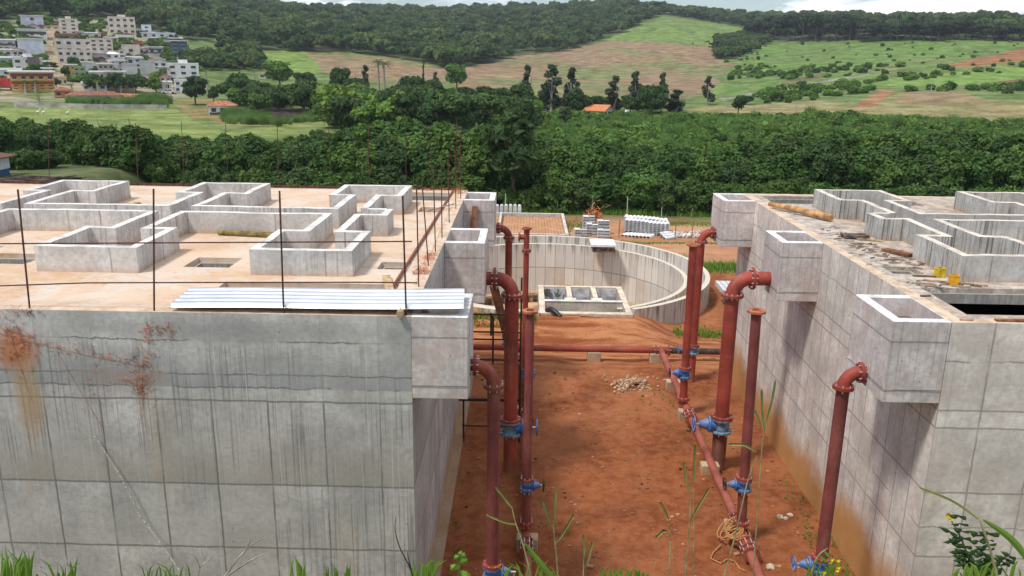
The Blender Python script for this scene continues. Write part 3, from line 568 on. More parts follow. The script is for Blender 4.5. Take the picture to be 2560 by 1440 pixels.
def vent(label,x,y,zt,r,zv,vs,mat,lean=0.,tee=False,wmat=None):
    T=thing('vent_pipe',label,'vent pipe',(x,y,0),'thin upright vent pipes on the ground mains')
    h=r*2.4;xt=x+lean
    def X(z):return x+lean*(z/zt)
    b=MB();b.tube([(X(zt-.03),y,zt-.03),(X(zv+h/2),y,zv+h/2)],r,22);b.build('upright_pipe',mat,T,smooth=True)
    b=MB();b.ring((xt,y,zt),(0,0,1),r*1.8,r*.86,.05,24);b.disc((xt,y,zt-.02),(0,0,1),r*.87,.02,20);b.build('open_flange',M_orr if not tee else M_red,T,smooth=True)
    if tee:
        b=MB();b.tube([(x,y,zt-.28),(x-.22,y,zt-.28)],r*.95,18);b.disc((x-.24,y,zt-.28),(1,0,0),r*1.6,.05,20);b.build('branch',M_red,T,smooth=True);flange(T,(x,y,zt-.72),(0,0,1),r*1.02)
    flange(T,(X(zv+h/2+.03),y,zv+h/2+.03),(0,0,1),r)
    valve(T,X(zv),y,zv,r,vs,None,True,wmat or M_blk,L=r*3.6,h=h)
    b=MB();b.tube([(X(zv-h/2),y,zv-h/2),(x,y,.62)],r,22);b.build('lower_pipe',mat,T,smooth=True)
    flange(T,(x,y,.6),(0,0,1),r,mat=M_red)
    b=MB();b.tube([(x,y,.6),(x,y,.3)],r,16);b.build('foot',M_red,T,smooth=True)
    return T
vent('right open vent pipe by the pale wall with a rope coil at its foot',5.47,18.25,6.0,.118,1.62,-1,M_pur,-.12)
vent('far right open vent pipe overlapping the farthest riser',5.45,26,5.86,.128,1.5,-1,M_red,-.03)
vent('left open vent pipe with an orange rusty rim standing nearest the camera',.19,18,5.98,.102,1.62,1,M_pur,-.01)
vent('far left vent pipe ending in a tee with a side branch',.10,26,6.3,.09,1.38,1,M_red,0,True,M_bl)
# ground mains
def main(label,pts,r,mat,cps,name='ground_main'):
    T=thing(name,label,'water main',pts[0]);b=MB();b.tube(pts,r,22);b.build('pipe',mat,T,smooth=True)
    for (c,ax,kind) in cps:
        c=Vector(c);ax=Vector(ax).normalized()
        if kind=='joint':
            b=MB();b.disc(c-ax*.26,ax,r*1.75,.05,22);b.disc(c-ax*.06,ax,r*1.7,.05,22);b.disc(c+ax*.20,ax,r*1.75,.05,22);b.disc(c,ax,r*1.25,.4,20);b.cur=1;bolts(b,c+ax*.07,ax,r*1.55,8,.34,.014);bolts(b,c-ax*.17,ax,r*1.55,8,.2,.014);b.build('coupling',[M_red,M_bolt],T,smooth=True)
        else:flange(T,c,ax,r,'coupling',M_lying)
    return T
RM=[(5.50,31.0,.5),(5.52,29,.42),(5.54,26,.34),(5.53,22,.32),(5.50,18,.32),(5.45,16,.3),(5.38,13.9,.3)]
main('dusty red main running along the right side of the trench',RM,.115,M_lying,[((5.53,25.1,.335),(0,1,0),'joint'),((5.49,17.55,.32),(0,1,0),'joint'),((5.53,26.5,.35),(0,1,0),'f'),((5.5,18.9,.32),(0,1,0),'f')])
LMp=[(.06,31.0,.5),(.08,29,.42),(.1,26,.34),(.18,20,.32),(.2,18,.32),(.24,16,.3),(.30,13.9,.3)]
main('dusty red main half hidden along the left side of the trench',LMp,.10,M_lying,[((.205,17.4,.315),(0,1,0),'joint'),((.11,25.2,.335),(0,1,0),'joint'),((.19,18.7,.32),(0,1,0),'f')])
XM=main('red cross main lying across the end of the trench',[(-2.6,31.05,.5),(5.25,31.05,.5)],.125,M_red,[((5.3,31.05,.5),(1,0,0),'f'),((-.1,31.05,.5),(1,0,0),'f')])
b=MB();b.tube([(5.25,31.05,.5),(5.8,31.05,.5)],.14,20);b.build('tee',M_red,XM,smooth=True);flange(XM,(5.8,31.05,.5),(1,0,0),.125,'coupling')
b=MB();b.tube([(5.8,31.05,.5),(9.5,31.05,.48)],.125,20);b.build('pipe_end',M_dk,XM,smooth=True,label='blackened right end of the cross main')
M_pad=concrete('pipe support concrete',(.55,.42,.28),mud=(.2,.3,.3,.8),streak=.2)
sup=None
for x,y,zt,lab in((2.87,31.05,.40,'small concrete pier under the middle of the cross main'),(5.32,31.0,.40,'concrete pier under the red tee at the corner of the mains'),(5.52,28.2,.36,'concrete pier under the right main, just nearer than the tee'),(5.53,25.7,.3,'concrete pier under the first coupling of the right main'),(5.50,21.9,.3,'concrete pier under the right main beside the thickest right riser'),(5.47,18.75,.3,'concrete pier under the rope covered coupling'),(.1,25.7,.3,'concrete pier under the far coupling of the left main'),(.22,17.9,.3,'concrete pier under the near coupling of the left main')):
    if sup is None:
        sup=MB().box(-.26,.26,-.16,.16,-.45,.0).build('pipe_support',M_pad,origin=(0,0,0),bevel=.02);o=sup
    else:o=sup.copy();COL.objects.link(o)
    o.location=(x,y,zt);tag(o,lab,'pipe support','concrete piers carrying the pipes')
# rope coil on the right main
b=MB()
for k in range(11):
    cx=5.28+random.uniform(-.12,.16);cy=18.25+random.uniform(-.18,.18);ra=random.uniform(.16,.32);rb=random.uniform(.22,.40);ph=random.uniform(0,6.3)
    b.tube([(cx+ra*math.cos(a+ph),cy+rb*math.sin(a+ph),max(.06,.47-.9*abs(cx+ra*math.cos(a+ph)-5.45)**1.2)+.02*k*.5) for a in np.linspace(0,5.9,22)],.017,6)
b.tube([(4.95,18.0,.1),(4.72,17.75,.06),(4.6,17.5,.05),(4.8,17.3,.05),(5.0,17.5,.05),(5.15,17.4,.05),(5.2,17.1,.05),(5.3,17.0,.06)],.017,6)
o=b.build('rope_coil',flat('yellow brown rope',(.50,.24,.09),.9,var=.25,scale=20),smooth=True);tag(o,'loose coil of tan rope thrown over the right main','rope')
# scaffold of black steel and leaning planks at the left
M_st=flat('black steel',(.03,.022,.02),.55)
SC=thing('steel_scaffold','black welded steel scaffold frame standing between the grey tank and its riser pipes','scaffold',(-.7,23.6,0))
for x,z0,z1 in((-.03,0,5.3),(-.86,2.6,4.1),(-.92,3.5,4.2),(-1.75,0,1.5)):
    b=MB();b.bar((x,23.6,z0),(x,23.6,z1),.055);b.build('post',M_st,SC)
for z,x0,x1,y in((4.15,-1.7,0,23.62),(3.6,-1.7,0,23.62),(3.38,-1.7,0,23.58),(2.72,-1.7,0,23.62),(1.45,-1.9,0,23.58),(1.38,-1.9,0,23.64),(.55,-1.8,0,23.6)):
    b=MB();b.bar((x0,y,z),(x1,y,z),.04);b.build('rail',M_st,SC)
M_pl=flat('brown timber',(.22,.09,.045),.8,var=.35,scale=5);M_pl2=flat('pale timber',(.50,.34,.19),.85,var=.3,scale=5)
o=MB().bar((-.88,24.2,4.9),(.32,25.0,.05),.26,.05,up=(0,-1,.2)).build('plank',M_pl);tag(o,'long brown plank leaning behind the thickest left riser','plank')
o=MB().bar((-1.75,26.9,5.4),(-1.62,27.35,6.75),.2,.05,up=(0,-1,.2)).build('steel_channel',M_pl);tag(o,'rusty brown channel leaning in the gap before the last box of the grey tank','steel channel')
# ---------------------------------------------------------------- things on the roofs
M_bar=flat('rusty reinforcing bar',(.11,.045,.03),.85,var=.35,scale=12)
def rod(label,a,b_,r=.012,grp=None,bend=0.,name='rebar'):
    a=Vector(a);b_=Vector(b_);n=7;pts=[a.lerp(b_,k/n)+Vector((bend*math.sin(math.pi*k/n),0,0)) for k in range(n+1)]
    o=MB().tube(pts,r,7).build(name,M_bar,smooth=True);return tag(o,label,'rebar',grp)
G1='upright bars along the front edge of the grey tank'
for x,dx,zt,lab in((-9.02,.10,9.14,'upright rusty bar nearest the left end of the front edge'),(-6.73,.22,9.19,'upright rusty bar left of the corrugated sheet'),(-4.35,.06,9.19,'upright rusty bar crossing the middle of the corrugated sheet'),(-2.11,-.02,9.14,'upright rusty bar at the right end of the front edge')):rod(lab,(x,14.42,RZ-.05),(x+dx,14.42,zt),.017,G1)
rod('upper rusty bar tied level across the front uprights',(-11.6,14.44,8.10),(-1.98,14.44,8.32),.013,'level bars tied across the front uprights')
b=MB();b.tube([(-11.6,14.44,7.22),(-9.4,14.44,7.37),(-7.9,14.44,7.45),(-6,14.44,7.49),(-3,14.44,7.55),(-1.9,14.44,7.56)],.013,7);tag(b.build('rebar',M_bar,smooth=True),'lower sagging rusty bar tied level across the front uprights','rebar','level bars tied across the front uprights')
G2='upright bars along the right edge of the grey roof'
for i,(y,dx,zt,lab) in enumerate(((16.39,-.01,9.04,'long bar nearest the camera on the right roof edge'),(18.17,-.12,8.85,'leaning bar standing in the orange netting'),(19.64,-.03,9.02,'bar on the right edge just before the middle box'),(21.25,0,9.03,'bar on the right edge beside the middle box'),(23.35,-.02,8.9,'bar on the right edge midway between two boxes'),(25.68,-.03,8.84,'bar on the right edge where the brown channel leans'),(27.63,0,9.16,'last bar of the right edge, at the far box'))):rod(lab,(-2.13,y,RZ-.05),(-2.13+dx,y,zt),.014,G2)
G3='upright bars along the far edge of the grey roof'
for i,(x,dx,zt,lab) in enumerate(((-16.98,.25,9.11,'far edge bar at the left, before the green clearing'),(-13.81,.14,9.15,'far edge bar behind the left channel box'),(-12.19,.14,9.23,'far edge bar just right of the left channel box'),(-10.54,.05,9.2,'far edge bar behind the middle channel box'),(-8.77,.1,9.32,'far edge bar midway between two channel boxes'),(-6.95,.06,9.3,'far edge bar left of the right channel box'),(-5.5,.04,9.25,'far edge bar behind the right channel box'),(-4.2,.02,9.4,'far edge bar at the back trough'),(-3.3,-.1,9.2,'bent far edge bar near the back trough'),(-2.4,.02,9.5,'far edge bar at the back right corner'))):rod(lab,(x,29.37,RZ-.05),(x+dx,29.37,zt),.011,G3,bend=.03*((i%3)-1))
b=MB();b.bar((-24,29.4,RZ+.05),(-4.4,29.4,RZ+.05),.05,.08);tag(b.build('edge_rail',M_bar),'dark steel strip lying along the far edge of the grey roof','steel strip')
b=MB();b.bar((-2.62,16.1,RZ+.05),(-2.52,29.2,RZ+.03),.05,.05);tag(b.build('angle_bar',flat('red rust',(.20,.065,.04),.85)),'long rust-red angle bar lying along the right roof edge','steel bar')
# corrugated sheet
m=NT('galvanised sheet',.32,.5);m.b.inputs['Metallic'].default_value=1.;m.col(m.mix(m.rmp(m.noise(2,5,.6),.35,.7),(.78,.80,.83),(.93,.94,.96)));m.b.inputs['Roughness'].default_value=.34;M_gal=m.m
def corr(b,x0,x1,y0,y1,z,per,h,skew,dz=0):
    n=int((y1-y0)/per);v=[];f=[];prof=[]
    for k in range(n):
        y=y0+k*per;prof+=[(y,0),(y+per*.26,0),(y+per*.40,h),(y+per*.80,h)]
    prof.append((y0+n*per,0))
    for y,hh in prof:
        for i in range(9):
            t=i/8;v.append((x0+skew*(y-y0)+(x1-x0)*t,y,z+hh+dz*t+.012*math.sin(7*t)))
    k=len(prof);o=k*9;v+=[(a,c,d-.012) for a,c,d in v]
    for q in range(k-1):
        for i in range(8):
            a=q*9+i;f.append((a,a+1,a+10,a+9));f.append((o+a+9,o+a+10,o+a+1,o+a))
    for i in range(8):f.append((i,o+i,o+i+1,i+1));e=(k-1)*9+i;f.append((e,e+1,o+e+1,o+e))
    for q in range(k-1):a=q*9;f.append((a,a+9,o+a+9,o+a));a+=8;f.append((a,o+a,o+a+9,a+9))
    b.add(v,f)
CS=thing('corrugated_sheet','silver corrugated metal sheets laid over the slot on the grey tank','roofing sheet',(-3.7,15,7.05))
b=MB();corr(b,-6.42,-1.06,14.38,15.6,7.03,.24,.062,-.06,.07);b.build('lower_sheet',M_gal,CS)
b=MB();corr(b,-6.30,-.94,14.44,15.66,7.075,.24,.062,-.06,.07);
o=MB().tube([(-2.2,14.25,RZ+.065),(-2.25,15.3,RZ+.068)],.066,14).build('log',M_pl2,smooth=True);tag(o,'cut end of a round timber propping the corrugated sheet','log','round timbers')
b=MB();b.box(-4.7,-1.4,15.1,15.25,RZ+.001,RZ+.05);tag(b.build('batten',M_pl),'dark batten under the corrugated sheet','batten')
o=MB().bar((-2.9,17.05,RZ+.05),(-2.62,15.75,RZ+.08),.17,.035).build('plank',M_pl2);tag(o,'short pale plank bridging the near slot','plank')
o=MB().tube([(-7.95,21.15,RZ+.07),(-6.4,20.92,RZ+.075)],.07,12).build('log',flat('mossy timber',(.24,.19,.06),.9,var=.4),smooth=True);tag(o,'mossy yellow-green log lying against the long curb','log','round timbers')
o=MB().tube([(7.95,26.8,RZ+.13),(8.5,25.75,RZ+.14),(9.12,24.45,RZ+.13)],[.075,.095,.10],14).build('log',flat('orange brown timber',(.52,.28,.12),.8,var=.35,scale=4),smooth=True);tag(o,'long debarked orange log lying across the littered roof','log','round timbers')
k=0
for a,c,w,h,lab in(((-12.6,24.5,RZ+.05),(-11.9,25.3,RZ+.09),.2,.04,'tan board lying tilted between two channel boxes'),((-12.9,24.4,RZ+.03),(-11.6,24.5,RZ+.04),.12,.04,'dark board lying flat between two channel boxes'),((-2.95,25.0,RZ+.04),(-2.2,25.9,RZ+.12),.05,.03,'thin pale lath beside the far hatch'),((9.1,20.6,RZ+.04),(9.45,19.9,RZ+.05),.22,.06,'short brown beam offcut against the weathered curb'),((8.9,21.9,RZ+.03),(9.5,21.7,RZ+.03),.05,.03,'rusty batten beside the inner curb corner'),((8.65,18.0,RZ+.02),(9.2,17.95,RZ+.02),.06,.02,'flat lath between hatch and weathered curb'),((8.7,17.6,RZ+.03),(9.9,17.25,RZ+.02),.04,.02,'long thin lath under the yellow crate'),((8.05,16.3,RZ+.02),(8.27,16.35,RZ+.02),.05,.02,'tiny stick on the bare roof margin'),((8.05,14.72,RZ+.02),(8.3,14.72,RZ+.02),.04,.02,'tiny stick near the front box'),((8.7,14.72,RZ+.02),(9.6,14.68,RZ+.03),.10,.03,'reddish board on the front edge of the pale tank')):
    o=MB().bar(a,c,w,h).build('board',[M_pl2,M_pl][k%2]);k+=1;tag(o,lab,'board','loose boards on the roofs')
b=MB();rr=random.Random(5)
for cx,cy,sxx,syy,n in((8.6,22.6,.5,1.2,26),(8.7,20.7,.6,.8,40),(8.9,19.4,.6,.8,46),(9.2,17.3,.5,.3,16),(12.4,25.6,1.2,.8,40),(8.6,17.2,.3,.3,20)):
    for _ in range(n):
        x=cx+rr.gauss(0,sxx*.5);y=cy+rr.gauss(0,syy*.5);x=min(max(x,8.0),14);a=rr.uniform(-.7,.7);l=rr.uniform(.05,.28);b.bar((x,y,RZ+.012),(x+l*math.cos(a),y+l*math.sin(a),RZ+.02),rr.uniform(.012,.04),.015)
tag(b.build('wood_debris',flat('grey wood scraps',(.30,.22,.16),.95,var=.5,scale=2)),'scattered wood scraps and bark over the littered roof','debris',kind='stuff')
o=MB()
for q in range(5):o.bar((8.62,22.05+.07*q,RZ+.03+.03*(q%3)),(9.25,21.9+.08*q,RZ+.04+.03*((q+1)%3)),.13,.03)
tag(o.build('bark_pile',flat('dark bark',(.13,.10,.09),.95,var=.5)),'small dark heap of bark slabs near the orange log','bark heap')
M_ye=flat('yellow plastic',(.70,.50,.02),.5,var=.2)
for x,y,a,lab,mt in((9.22,17.98,.3,'bright yellow crate leaning on the weathered curb',M_ye),(9.22,17.35,-.2,'orange-yellow crate lying at the curb corner',flat('orange yellow plastic',(.72,.36,.02),.5,var=.2))):
    T=thing('plastic_crate',lab,'crate',(x,y,RZ),'yellow crates on the littered roof');T.rotation_euler=(0,0,a)
    b=MB();b.slab(x-.09,x+.09,y-.07,y+.07,RZ+.02,RZ+.2,[(x-.078,x+.078,y-.058,y+.058)]);b.box(x-.09,x+.09,y-.07,y+.07,RZ,RZ+.02);b.build('body',mt,T)
    b=MB();b.slab(x-.1,x+.1,y-.08,y+.08,RZ+.185,RZ+.21,[(x-.077,x+.077,y-.057,y+.057)]);b.build('rim',mt,T)
# orange netting: on the right roof edge and hanging on the front wall
M_net=flat('faded orange netting',(.56,.20,.10),.85,var=.4,scale=8)
def net(label,clusters,seed,wall=None):
    r=random.Random(seed);b=MB()
    for ln in ([[(-9.6,6.5),(-9.1,6.35),(-8.0,6.1),(-6.95,5.9),(-6.8,6.7),(-6.3,6.6)],[(-9.4,6.5),(-9.2,5.2)],[(-7.0,6.0),(-7.1,5.1)],[(-8.6,6.2),(-7.9,4.6)]] if wall else [[(-2.2,16.5),(-2.25,17.5),(-2.2,19)],[(-2.2,19),(-2.28,23),(-2.3,29.3),(-4,29.3)]]):
        b.tube([(q[0],wall-.012,q[1]) if wall else (q[0],q[1],RZ+.02) for q in ln],.003,4)
    for (x,y,z,sx_,sy_,sz_,n,l) in clusters:
        for _ in range(n):
            p=Vector((x+r.gauss(0,sx_),y+abs(r.gauss(0,sy_)) if wall is None else y,z+(abs(r.gauss(0,sz_)) if wall is None else r.gauss(0,sz_))));d=Vector((r.gauss(0,1),0 if wall else r.gauss(0,1),r.gauss(0,.6 if wall is None else .7)));d.normalize()
            q=p+d*r.uniform(.4,1)*l;
            if wall:p.y=wall-r.uniform(.004,.03);q.y=wall-r.uniform(.004,.03)
            else:p.z=max(p.z,RZ+.01);q.z=max(q.z,RZ+.01)
            b.tube([p,(p+q)/2+Vector((0,0,.015)),q],.0036,4)
    return tag(b.build('safety_netting',M_net),label,'netting','torn orange safety netting')
net('crumpled orange netting heaped along the right roof edge',[(-2.22,17.3,RZ,.10,.5,.03,150,.12),(-2.2,18.6,RZ,.08,.5,.04,110,.12),(-2.3,28.6,RZ,.1,.4,.1,110,.15),(-3.3,29.3,RZ+.02,.5,.05,.04,120,.15)],3)
def curvecl(pts,n,s,l):
    out=[]
    for (x,z,x2,z2) in pts:
        for k in range(5):out.append((x+(x2-x)*k/5,14.35,z+(z2-z)*k/5,s,0,s*.8,n,l))
    return out
net('shredded orange netting hanging down the streaked front wall',curvecl([(-9.2,6.35,-8.0,6.2),(-8.0,6.2,-6.95,5.95),(-6.95,6.0,-6.8,6.75),(-6.8,6.62,-6.3,6.55),(-6.95,5.95,-7.1,5.2)],9,.10,.10)+[(-9.3,14.35,6.45,.2,0,.16,70,.14),(-9.4,14.35,6.0,.18,0,.12,36,.12),(-7.15,14.35,5.55,.09,0,.14,40,.12),(-8.0,14.35,5.3,.5,0,.3,24,.08),(-9.05,14.35,6.9,.15,0,.05,30,.1)],8,wall=14.35)
b=MB();b.tube([(-8.05,14.28,4.5),(-7.6,14.25,3.6),(-7.35,14.22,2.9),(-6.9,14.15,2.2),(-6.3,14.0,1.3)],.012,6);tag(b.build('frayed_rope',flat('white twine',(.6,.56,.5),.9,var=.4,scale=30)),'frayed pale rope hanging down the front of the grey tank','rope')
# ---------------------------------------------------------------- builder's yard behind the round tank
M_blkc=concrete('white concrete products',(.66,.66,.66),streak=.15,top=(.80,.80,.80))
M_hol=flat('hollow dark',(.05,.05,.05))
def block_mesh():
    b=MB();b.slab(-.195,.195,0,.19,-.07,.07,[(-.165,-.015,.035,.155),(.015,.165,.035,.155)],axis='y');b.box(-.19,.19,-.005,.005,.0,.19);return b
blk=None;n=0;G='hollow concrete blocks stacked in the yard'
names=['low left pile','tall middle pile','front right pile','back right pile','back left pile']
for pi,(x0,y0,nx_,ny_,nz_) in enumerate(((3.62,54.9,2,2,3),(4.45,55.6,2,2,4),(5.15,54.7,2,2,3),(5.25,56.1,2,2,5),(4.35,57.6,2,2,5))):
    for i in range(nx_):
        for j in range(ny_):
            for k in range(nz_-(1 if (i+j)%3==2 else 0)):
                z=gzf(x0+.4*i,y0)+.005+.195*k
                if blk is None:blk=block_mesh().build('concrete_block',M_blkc,origin=(0,0,0));o=blk
                else:o=blk.copy();COL.objects.link(o)
                o.location=(x0+.41*i+random.uniform(-.01,.01),y0+.16*2*j+random.uniform(-.02,.02),z);o.scale=(1,2.0,1);o.rotation_euler=(0,0,random.uniform(-.04,.04))
                tag(o,'white hollow concrete block in the %s of the yard'%names[pi],'concrete block',G)
tub=None
def halfpipe():
    b=MB();n=12;R=.17;r=.135;L=.5;v=[];f=[]
    for y in(-L,L):
        for q,rad in((0,R),(1,r)):
            for k in range(n+1):
                a=math.pi*k/n;v.append((rad*math.cos(a),y,rad*math.sin(a)))
    m_=n+1
    for k in range(n):
        f+=[(k,k+1,2*m_+k+1,2*m_+k),(m_+k+1,m_+k,3*m_+k,3*m_+k+1),(k+1,k,m_+k,m_+k+1),(2*m_+k,2*m_+k+1,3*m_+k+1,3*m_+k)]
    f+=[(0,2*m_,3*m_,m_),(n,m_+n,3*m_+n,2*m_+n)];return b.add(v,f)
def put_tub(x,y,z,rz,lab):
    global tub
    if tub is None:tub=halfpipe().build('half_pipe_channel',M_blkc,origin=(0,0,0),smooth=True);o=tub
    else:o=tub.copy();COL.objects.link(o)
    o.location=(x,y,z);o.rotation_euler=(0,0,rz);tag(o,lab,'half pipe','white half-pipe channels stacked in the yard')
for row,(xa,ya,lab) in enumerate(((7.25,57.3,'front row'),(7.35,58.6,'back row'))):
    for i in range(11):
        for k in range(7):
            x=xa+.26*i-.02;y=ya-.11*i;put_tub(x,y,gzf(x,y)+.01+.125*k-.035*(k>0),-.15,'white half-pipe channel in the %s of the long stack'%lab)
for i in range(8):put_tub(6.95+.32*i*.75,55.9-.06*i,gzf(7,56),-.5,'loose half-pipe channel lying on the soil before the long stack')
for i in range(3):put_tub(9.6+.12*i,55.6-.25*i,gzf(9.6,56)+.1*(2-i),-1.0,'tumbled half-pipe channel at the right end of the long stack')
# upright white culvert pieces
cu=None
for i in range(7):
    if cu is None:
        b=MB();n=10;P=[(-.13,0),(.13,0)]+[(.13*math.cos(a),.93+.13*math.sin(a)) for a in np.linspace(0,math.pi,n)]
        v=[(x,-.3,z) for x,z in P]+[(x,.3,z) for x,z in P];m_=len(P);b.add(v,[tuple(range(m_)),tuple(range(2*m_-1,m_-1,-1))]+[(k,m_+k,m_+(k+1)%m_,(k+1)%m_) for k in range(m_)]);cu=b.build('culvert_piece',M_blkc,origin=(0,0,0));o=cu
    else:o=cu.copy();COL.objects.link(o)
    x=-2.35+.335*i;o.location=(x,61.6,gzf(x,61.6)-.02);tag(o,'white round-topped culvert piece standing in the row behind the drying bed','culvert','white culvert pieces standing in a row')
o=MB();r=random.Random(9);o.tube([(4.2,60.2,.3),(5.1,60.2,.8),(6.0,60.2,.3)],.03,5);o.tube([(5.1,59.3,.3),(5.1,60.2,.9),(5.1,61.0,.3)],.03,5)
for _ in range(170):
    x=5.1+r.gauss(0,.35);y=60.2+r.gauss(0,.3);z=.15+abs(r.gauss(0,.45));a=r.uniform(0,6.3);o.bar((x,y,z),(x+.35*math.cos(a),y+.2*math.sin(a),z+r.uniform(-.3,.3)),.05,.02)
tag(o.build('netting_heap',flat('orange heap',(.58,.22,.10),.85,var=.4)),'heap of orange fence netting behind the block piles','netting heap')
M_stk=flat('weathered stake',(.30,.17,.10),.9)
for px,pyb,h,lab in((1547,592,1.2,'thin stake in front of the long half-pipe stack'),(1687,598,1.2,'thin stake left of the white rubble strip'),(1729,597,1.3,'thin stake in the middle of the white rubble strip'),(1729,541,.7,'orange marker stake at the far side of the yard')):
    p=pz(px,pyb,.05);o=MB().tube([(p[0],p[1],-.1),(p[0]+.02,p[1],h)],.035,6).build('stake',M_stk);tag(o,lab,'stake','stakes in the yard')
M_fp=flat('white fence post',(.55,.55,.53),.8);fp=None
for i,x in enumerate(list(np.arange(-21,-1,3.0))+[-1.45,-.1,2.6,5.3,8.0,10.7]):
    z=gzf(x,64.2)
    if fp is None:fp=MB().tube([(0,0,-.2),(0,0,1.5)],.032,6).build('fence_post',M_fp,origin=(0,0,0));o=fp
    else:o=fp.copy();COL.objects.link(o)
    o.location=(x,64.2+.3*math.sin(i),z);tag(o,'slim white fence post at the foot of the green belt','fence post','white fence posts along the green belt')
b=MB();r=random.Random(4)
for k in range(60):
    x=r.uniform(10.0,13.3);y=56+r.gauss(0,.45)+(x-10)*.1;s=r.uniform(.12,.35);b.bar((x,y,.03),(x+s,y+r.uniform(-.2,.2),.10+r.uniform(0,.15)),s*.7,.09)
tag(b.build('white_rubble',flat('white rubble',(.66,.66,.64),.9,var=.2)),'strip of broken white concrete rubble by the pale tank','rubble',kind='stuff')
b=MB();r=random.Random(6)
for k in range(150):
    x=4.05+r.gauss(0,.42);y=28.6+r.gauss(0,.4);s=r.uniform(.04,.11);z=max(.02,.16-.25*math.hypot(x-4.05,y-28.6));b.bar((x,y,z),(x+s,y+r.uniform(-.05,.05),z+r.uniform(0,.05)),s*.9,s*.7)
tag(b.build('stone_rubble',flat('broken tan stone',(.46,.31,.19),.95,var=.35,scale=8)),'small heap of broken tan stones at the end of the trench','rubble',kind='stuff')
def rock(x,y,s,lab,c=(.50,.40,.30),seed=0):
    bm=bmesh.new();bmesh.ops.create_icosphere(bm,subdivisions=2,radius=s);r=random.Random(seed)
    for v in bm.verts:v.co*=1+r.uniform(-.16,.16);v.co.z*=.6
    me=bpy.data.meshes.new('stone');bm.to_mesh(me);bm.free();me.materials.append(flat('stone',c,.95,var=.3));o=bpy.data.objects.new('stone',me);COL.objects.link(o);o.location=(x,y,gzf(x,y)+s*.3);tag(o,lab,'stone','loose stones in the trench')
p=pz(1925,1420,.05);rock(p[0],p[1],.11,'pale angular stone by the near end of the right main',(.55,.46,.34),2)
for i,(px,py,s) in enumerate(((1950,1293,.09),(1965,1298,.07),(1975,1291,.08))):
    p=pz(px,py,.03);rock(p[0],p[1],s,'cream stone in the trio beside the foot of the pale wall',(.62,.52,.40),10+i)
# shed and timber heap at the far left behind the grey tank
SH=thing('site_shed','white site shed with blue base at the far left edge behind the grey roof','shed',(-36,57,0))
b=MB();b.box(-42,-37.2,57,59.6,3.47,4.3);b.build('wall',flat('white sheet',(.72,.74,.78),.6),SH);b=MB();b.box(-42,-37.25,57.05,59.55,2.0,3.47);b.build('base',flat('blue sheet',(.05,.11,.22),.6),SH)
b=MB();b.add([(-42.2,56.6,5.0),(-36.7,56.6,4.3),(-36.7,59.9,4.3),(-42.2,59.9,5.0),(-42.2,56.6,5.08),(-36.7,56.6,4.38),(-36.7,59.9,4.38),(-42.2,59.9,5.08)],[(3,2,1,0),(4,5,6,7),(0,1,5,4),(1,2,6,5),(2,3,7,6),(3,0,4,7)]);b.build('roof',flat('brown sheet',(.14,.07,.045),.8),SH)
b=MB();r=random.Random(11)
for k in range(140):
    x=r.uniform(-35,-29.8);y=52+r.gauss(0,1);z=3.25+abs(r.gauss(0,.25));a=r.uniform(-.3,.3);l=r.uniform(1,2.6);b.bar((x,y,z),(x+l*math.cos(a),y+l*math.sin(a),z+r.uniform(-.15,.15)),r.uniform(.08,.2),.06)
tag(b.build('timber_heap',flat('grey rubble timber',(.10,.065,.05),.95,var=.6,scale=.8)),'untidy dark heap of old timber and rubble behind the grey roof','timber heap')
# ---------------------------------------------------------------- houses on the far hillside and in the valley
_mc={}
def wm(c,var=.14):
    k=tuple(round(q,3) for q in c)
    if k not in _mc:
        m=NT('house wall',.9,.2);m.col(m.mix(m.rmp(m.noise(.5,5,.6),.35,.7),tuple(q*(1-var*1.7) for q in c),c));_mc[k]=m.m
    return _mc[k]
M_win=flat('dark window',(.05,.055,.06),.25,var=.3);M_tile=flat('terracotta tiles',(.42,.16,.075),.85,var=.35,scale=2);M_tiled=flat('old brown tiles',(.26,.11,.07),.85,var=.35,scale=2);M_met=flat('grey roof sheet',(.40,.40,.40),.6,var=.25);M_wht=flat('white roof cap',(.75,.74,.72),.8);M_dkb=flat('dark veranda',(.09,.08,.08),.8)
beige=(.80,.70,.61);white=(.88,.87,.86);lblue=(.70,.76,.86);grey=(.60,.60,.60);brick=(.38,.17,.10);yel=(.62,.42,.13);grn=(.36,.42,.20);pinkw=(.66,.52,.48);navy=(.10,.16,.25);lilac=(.55,.51,.56)
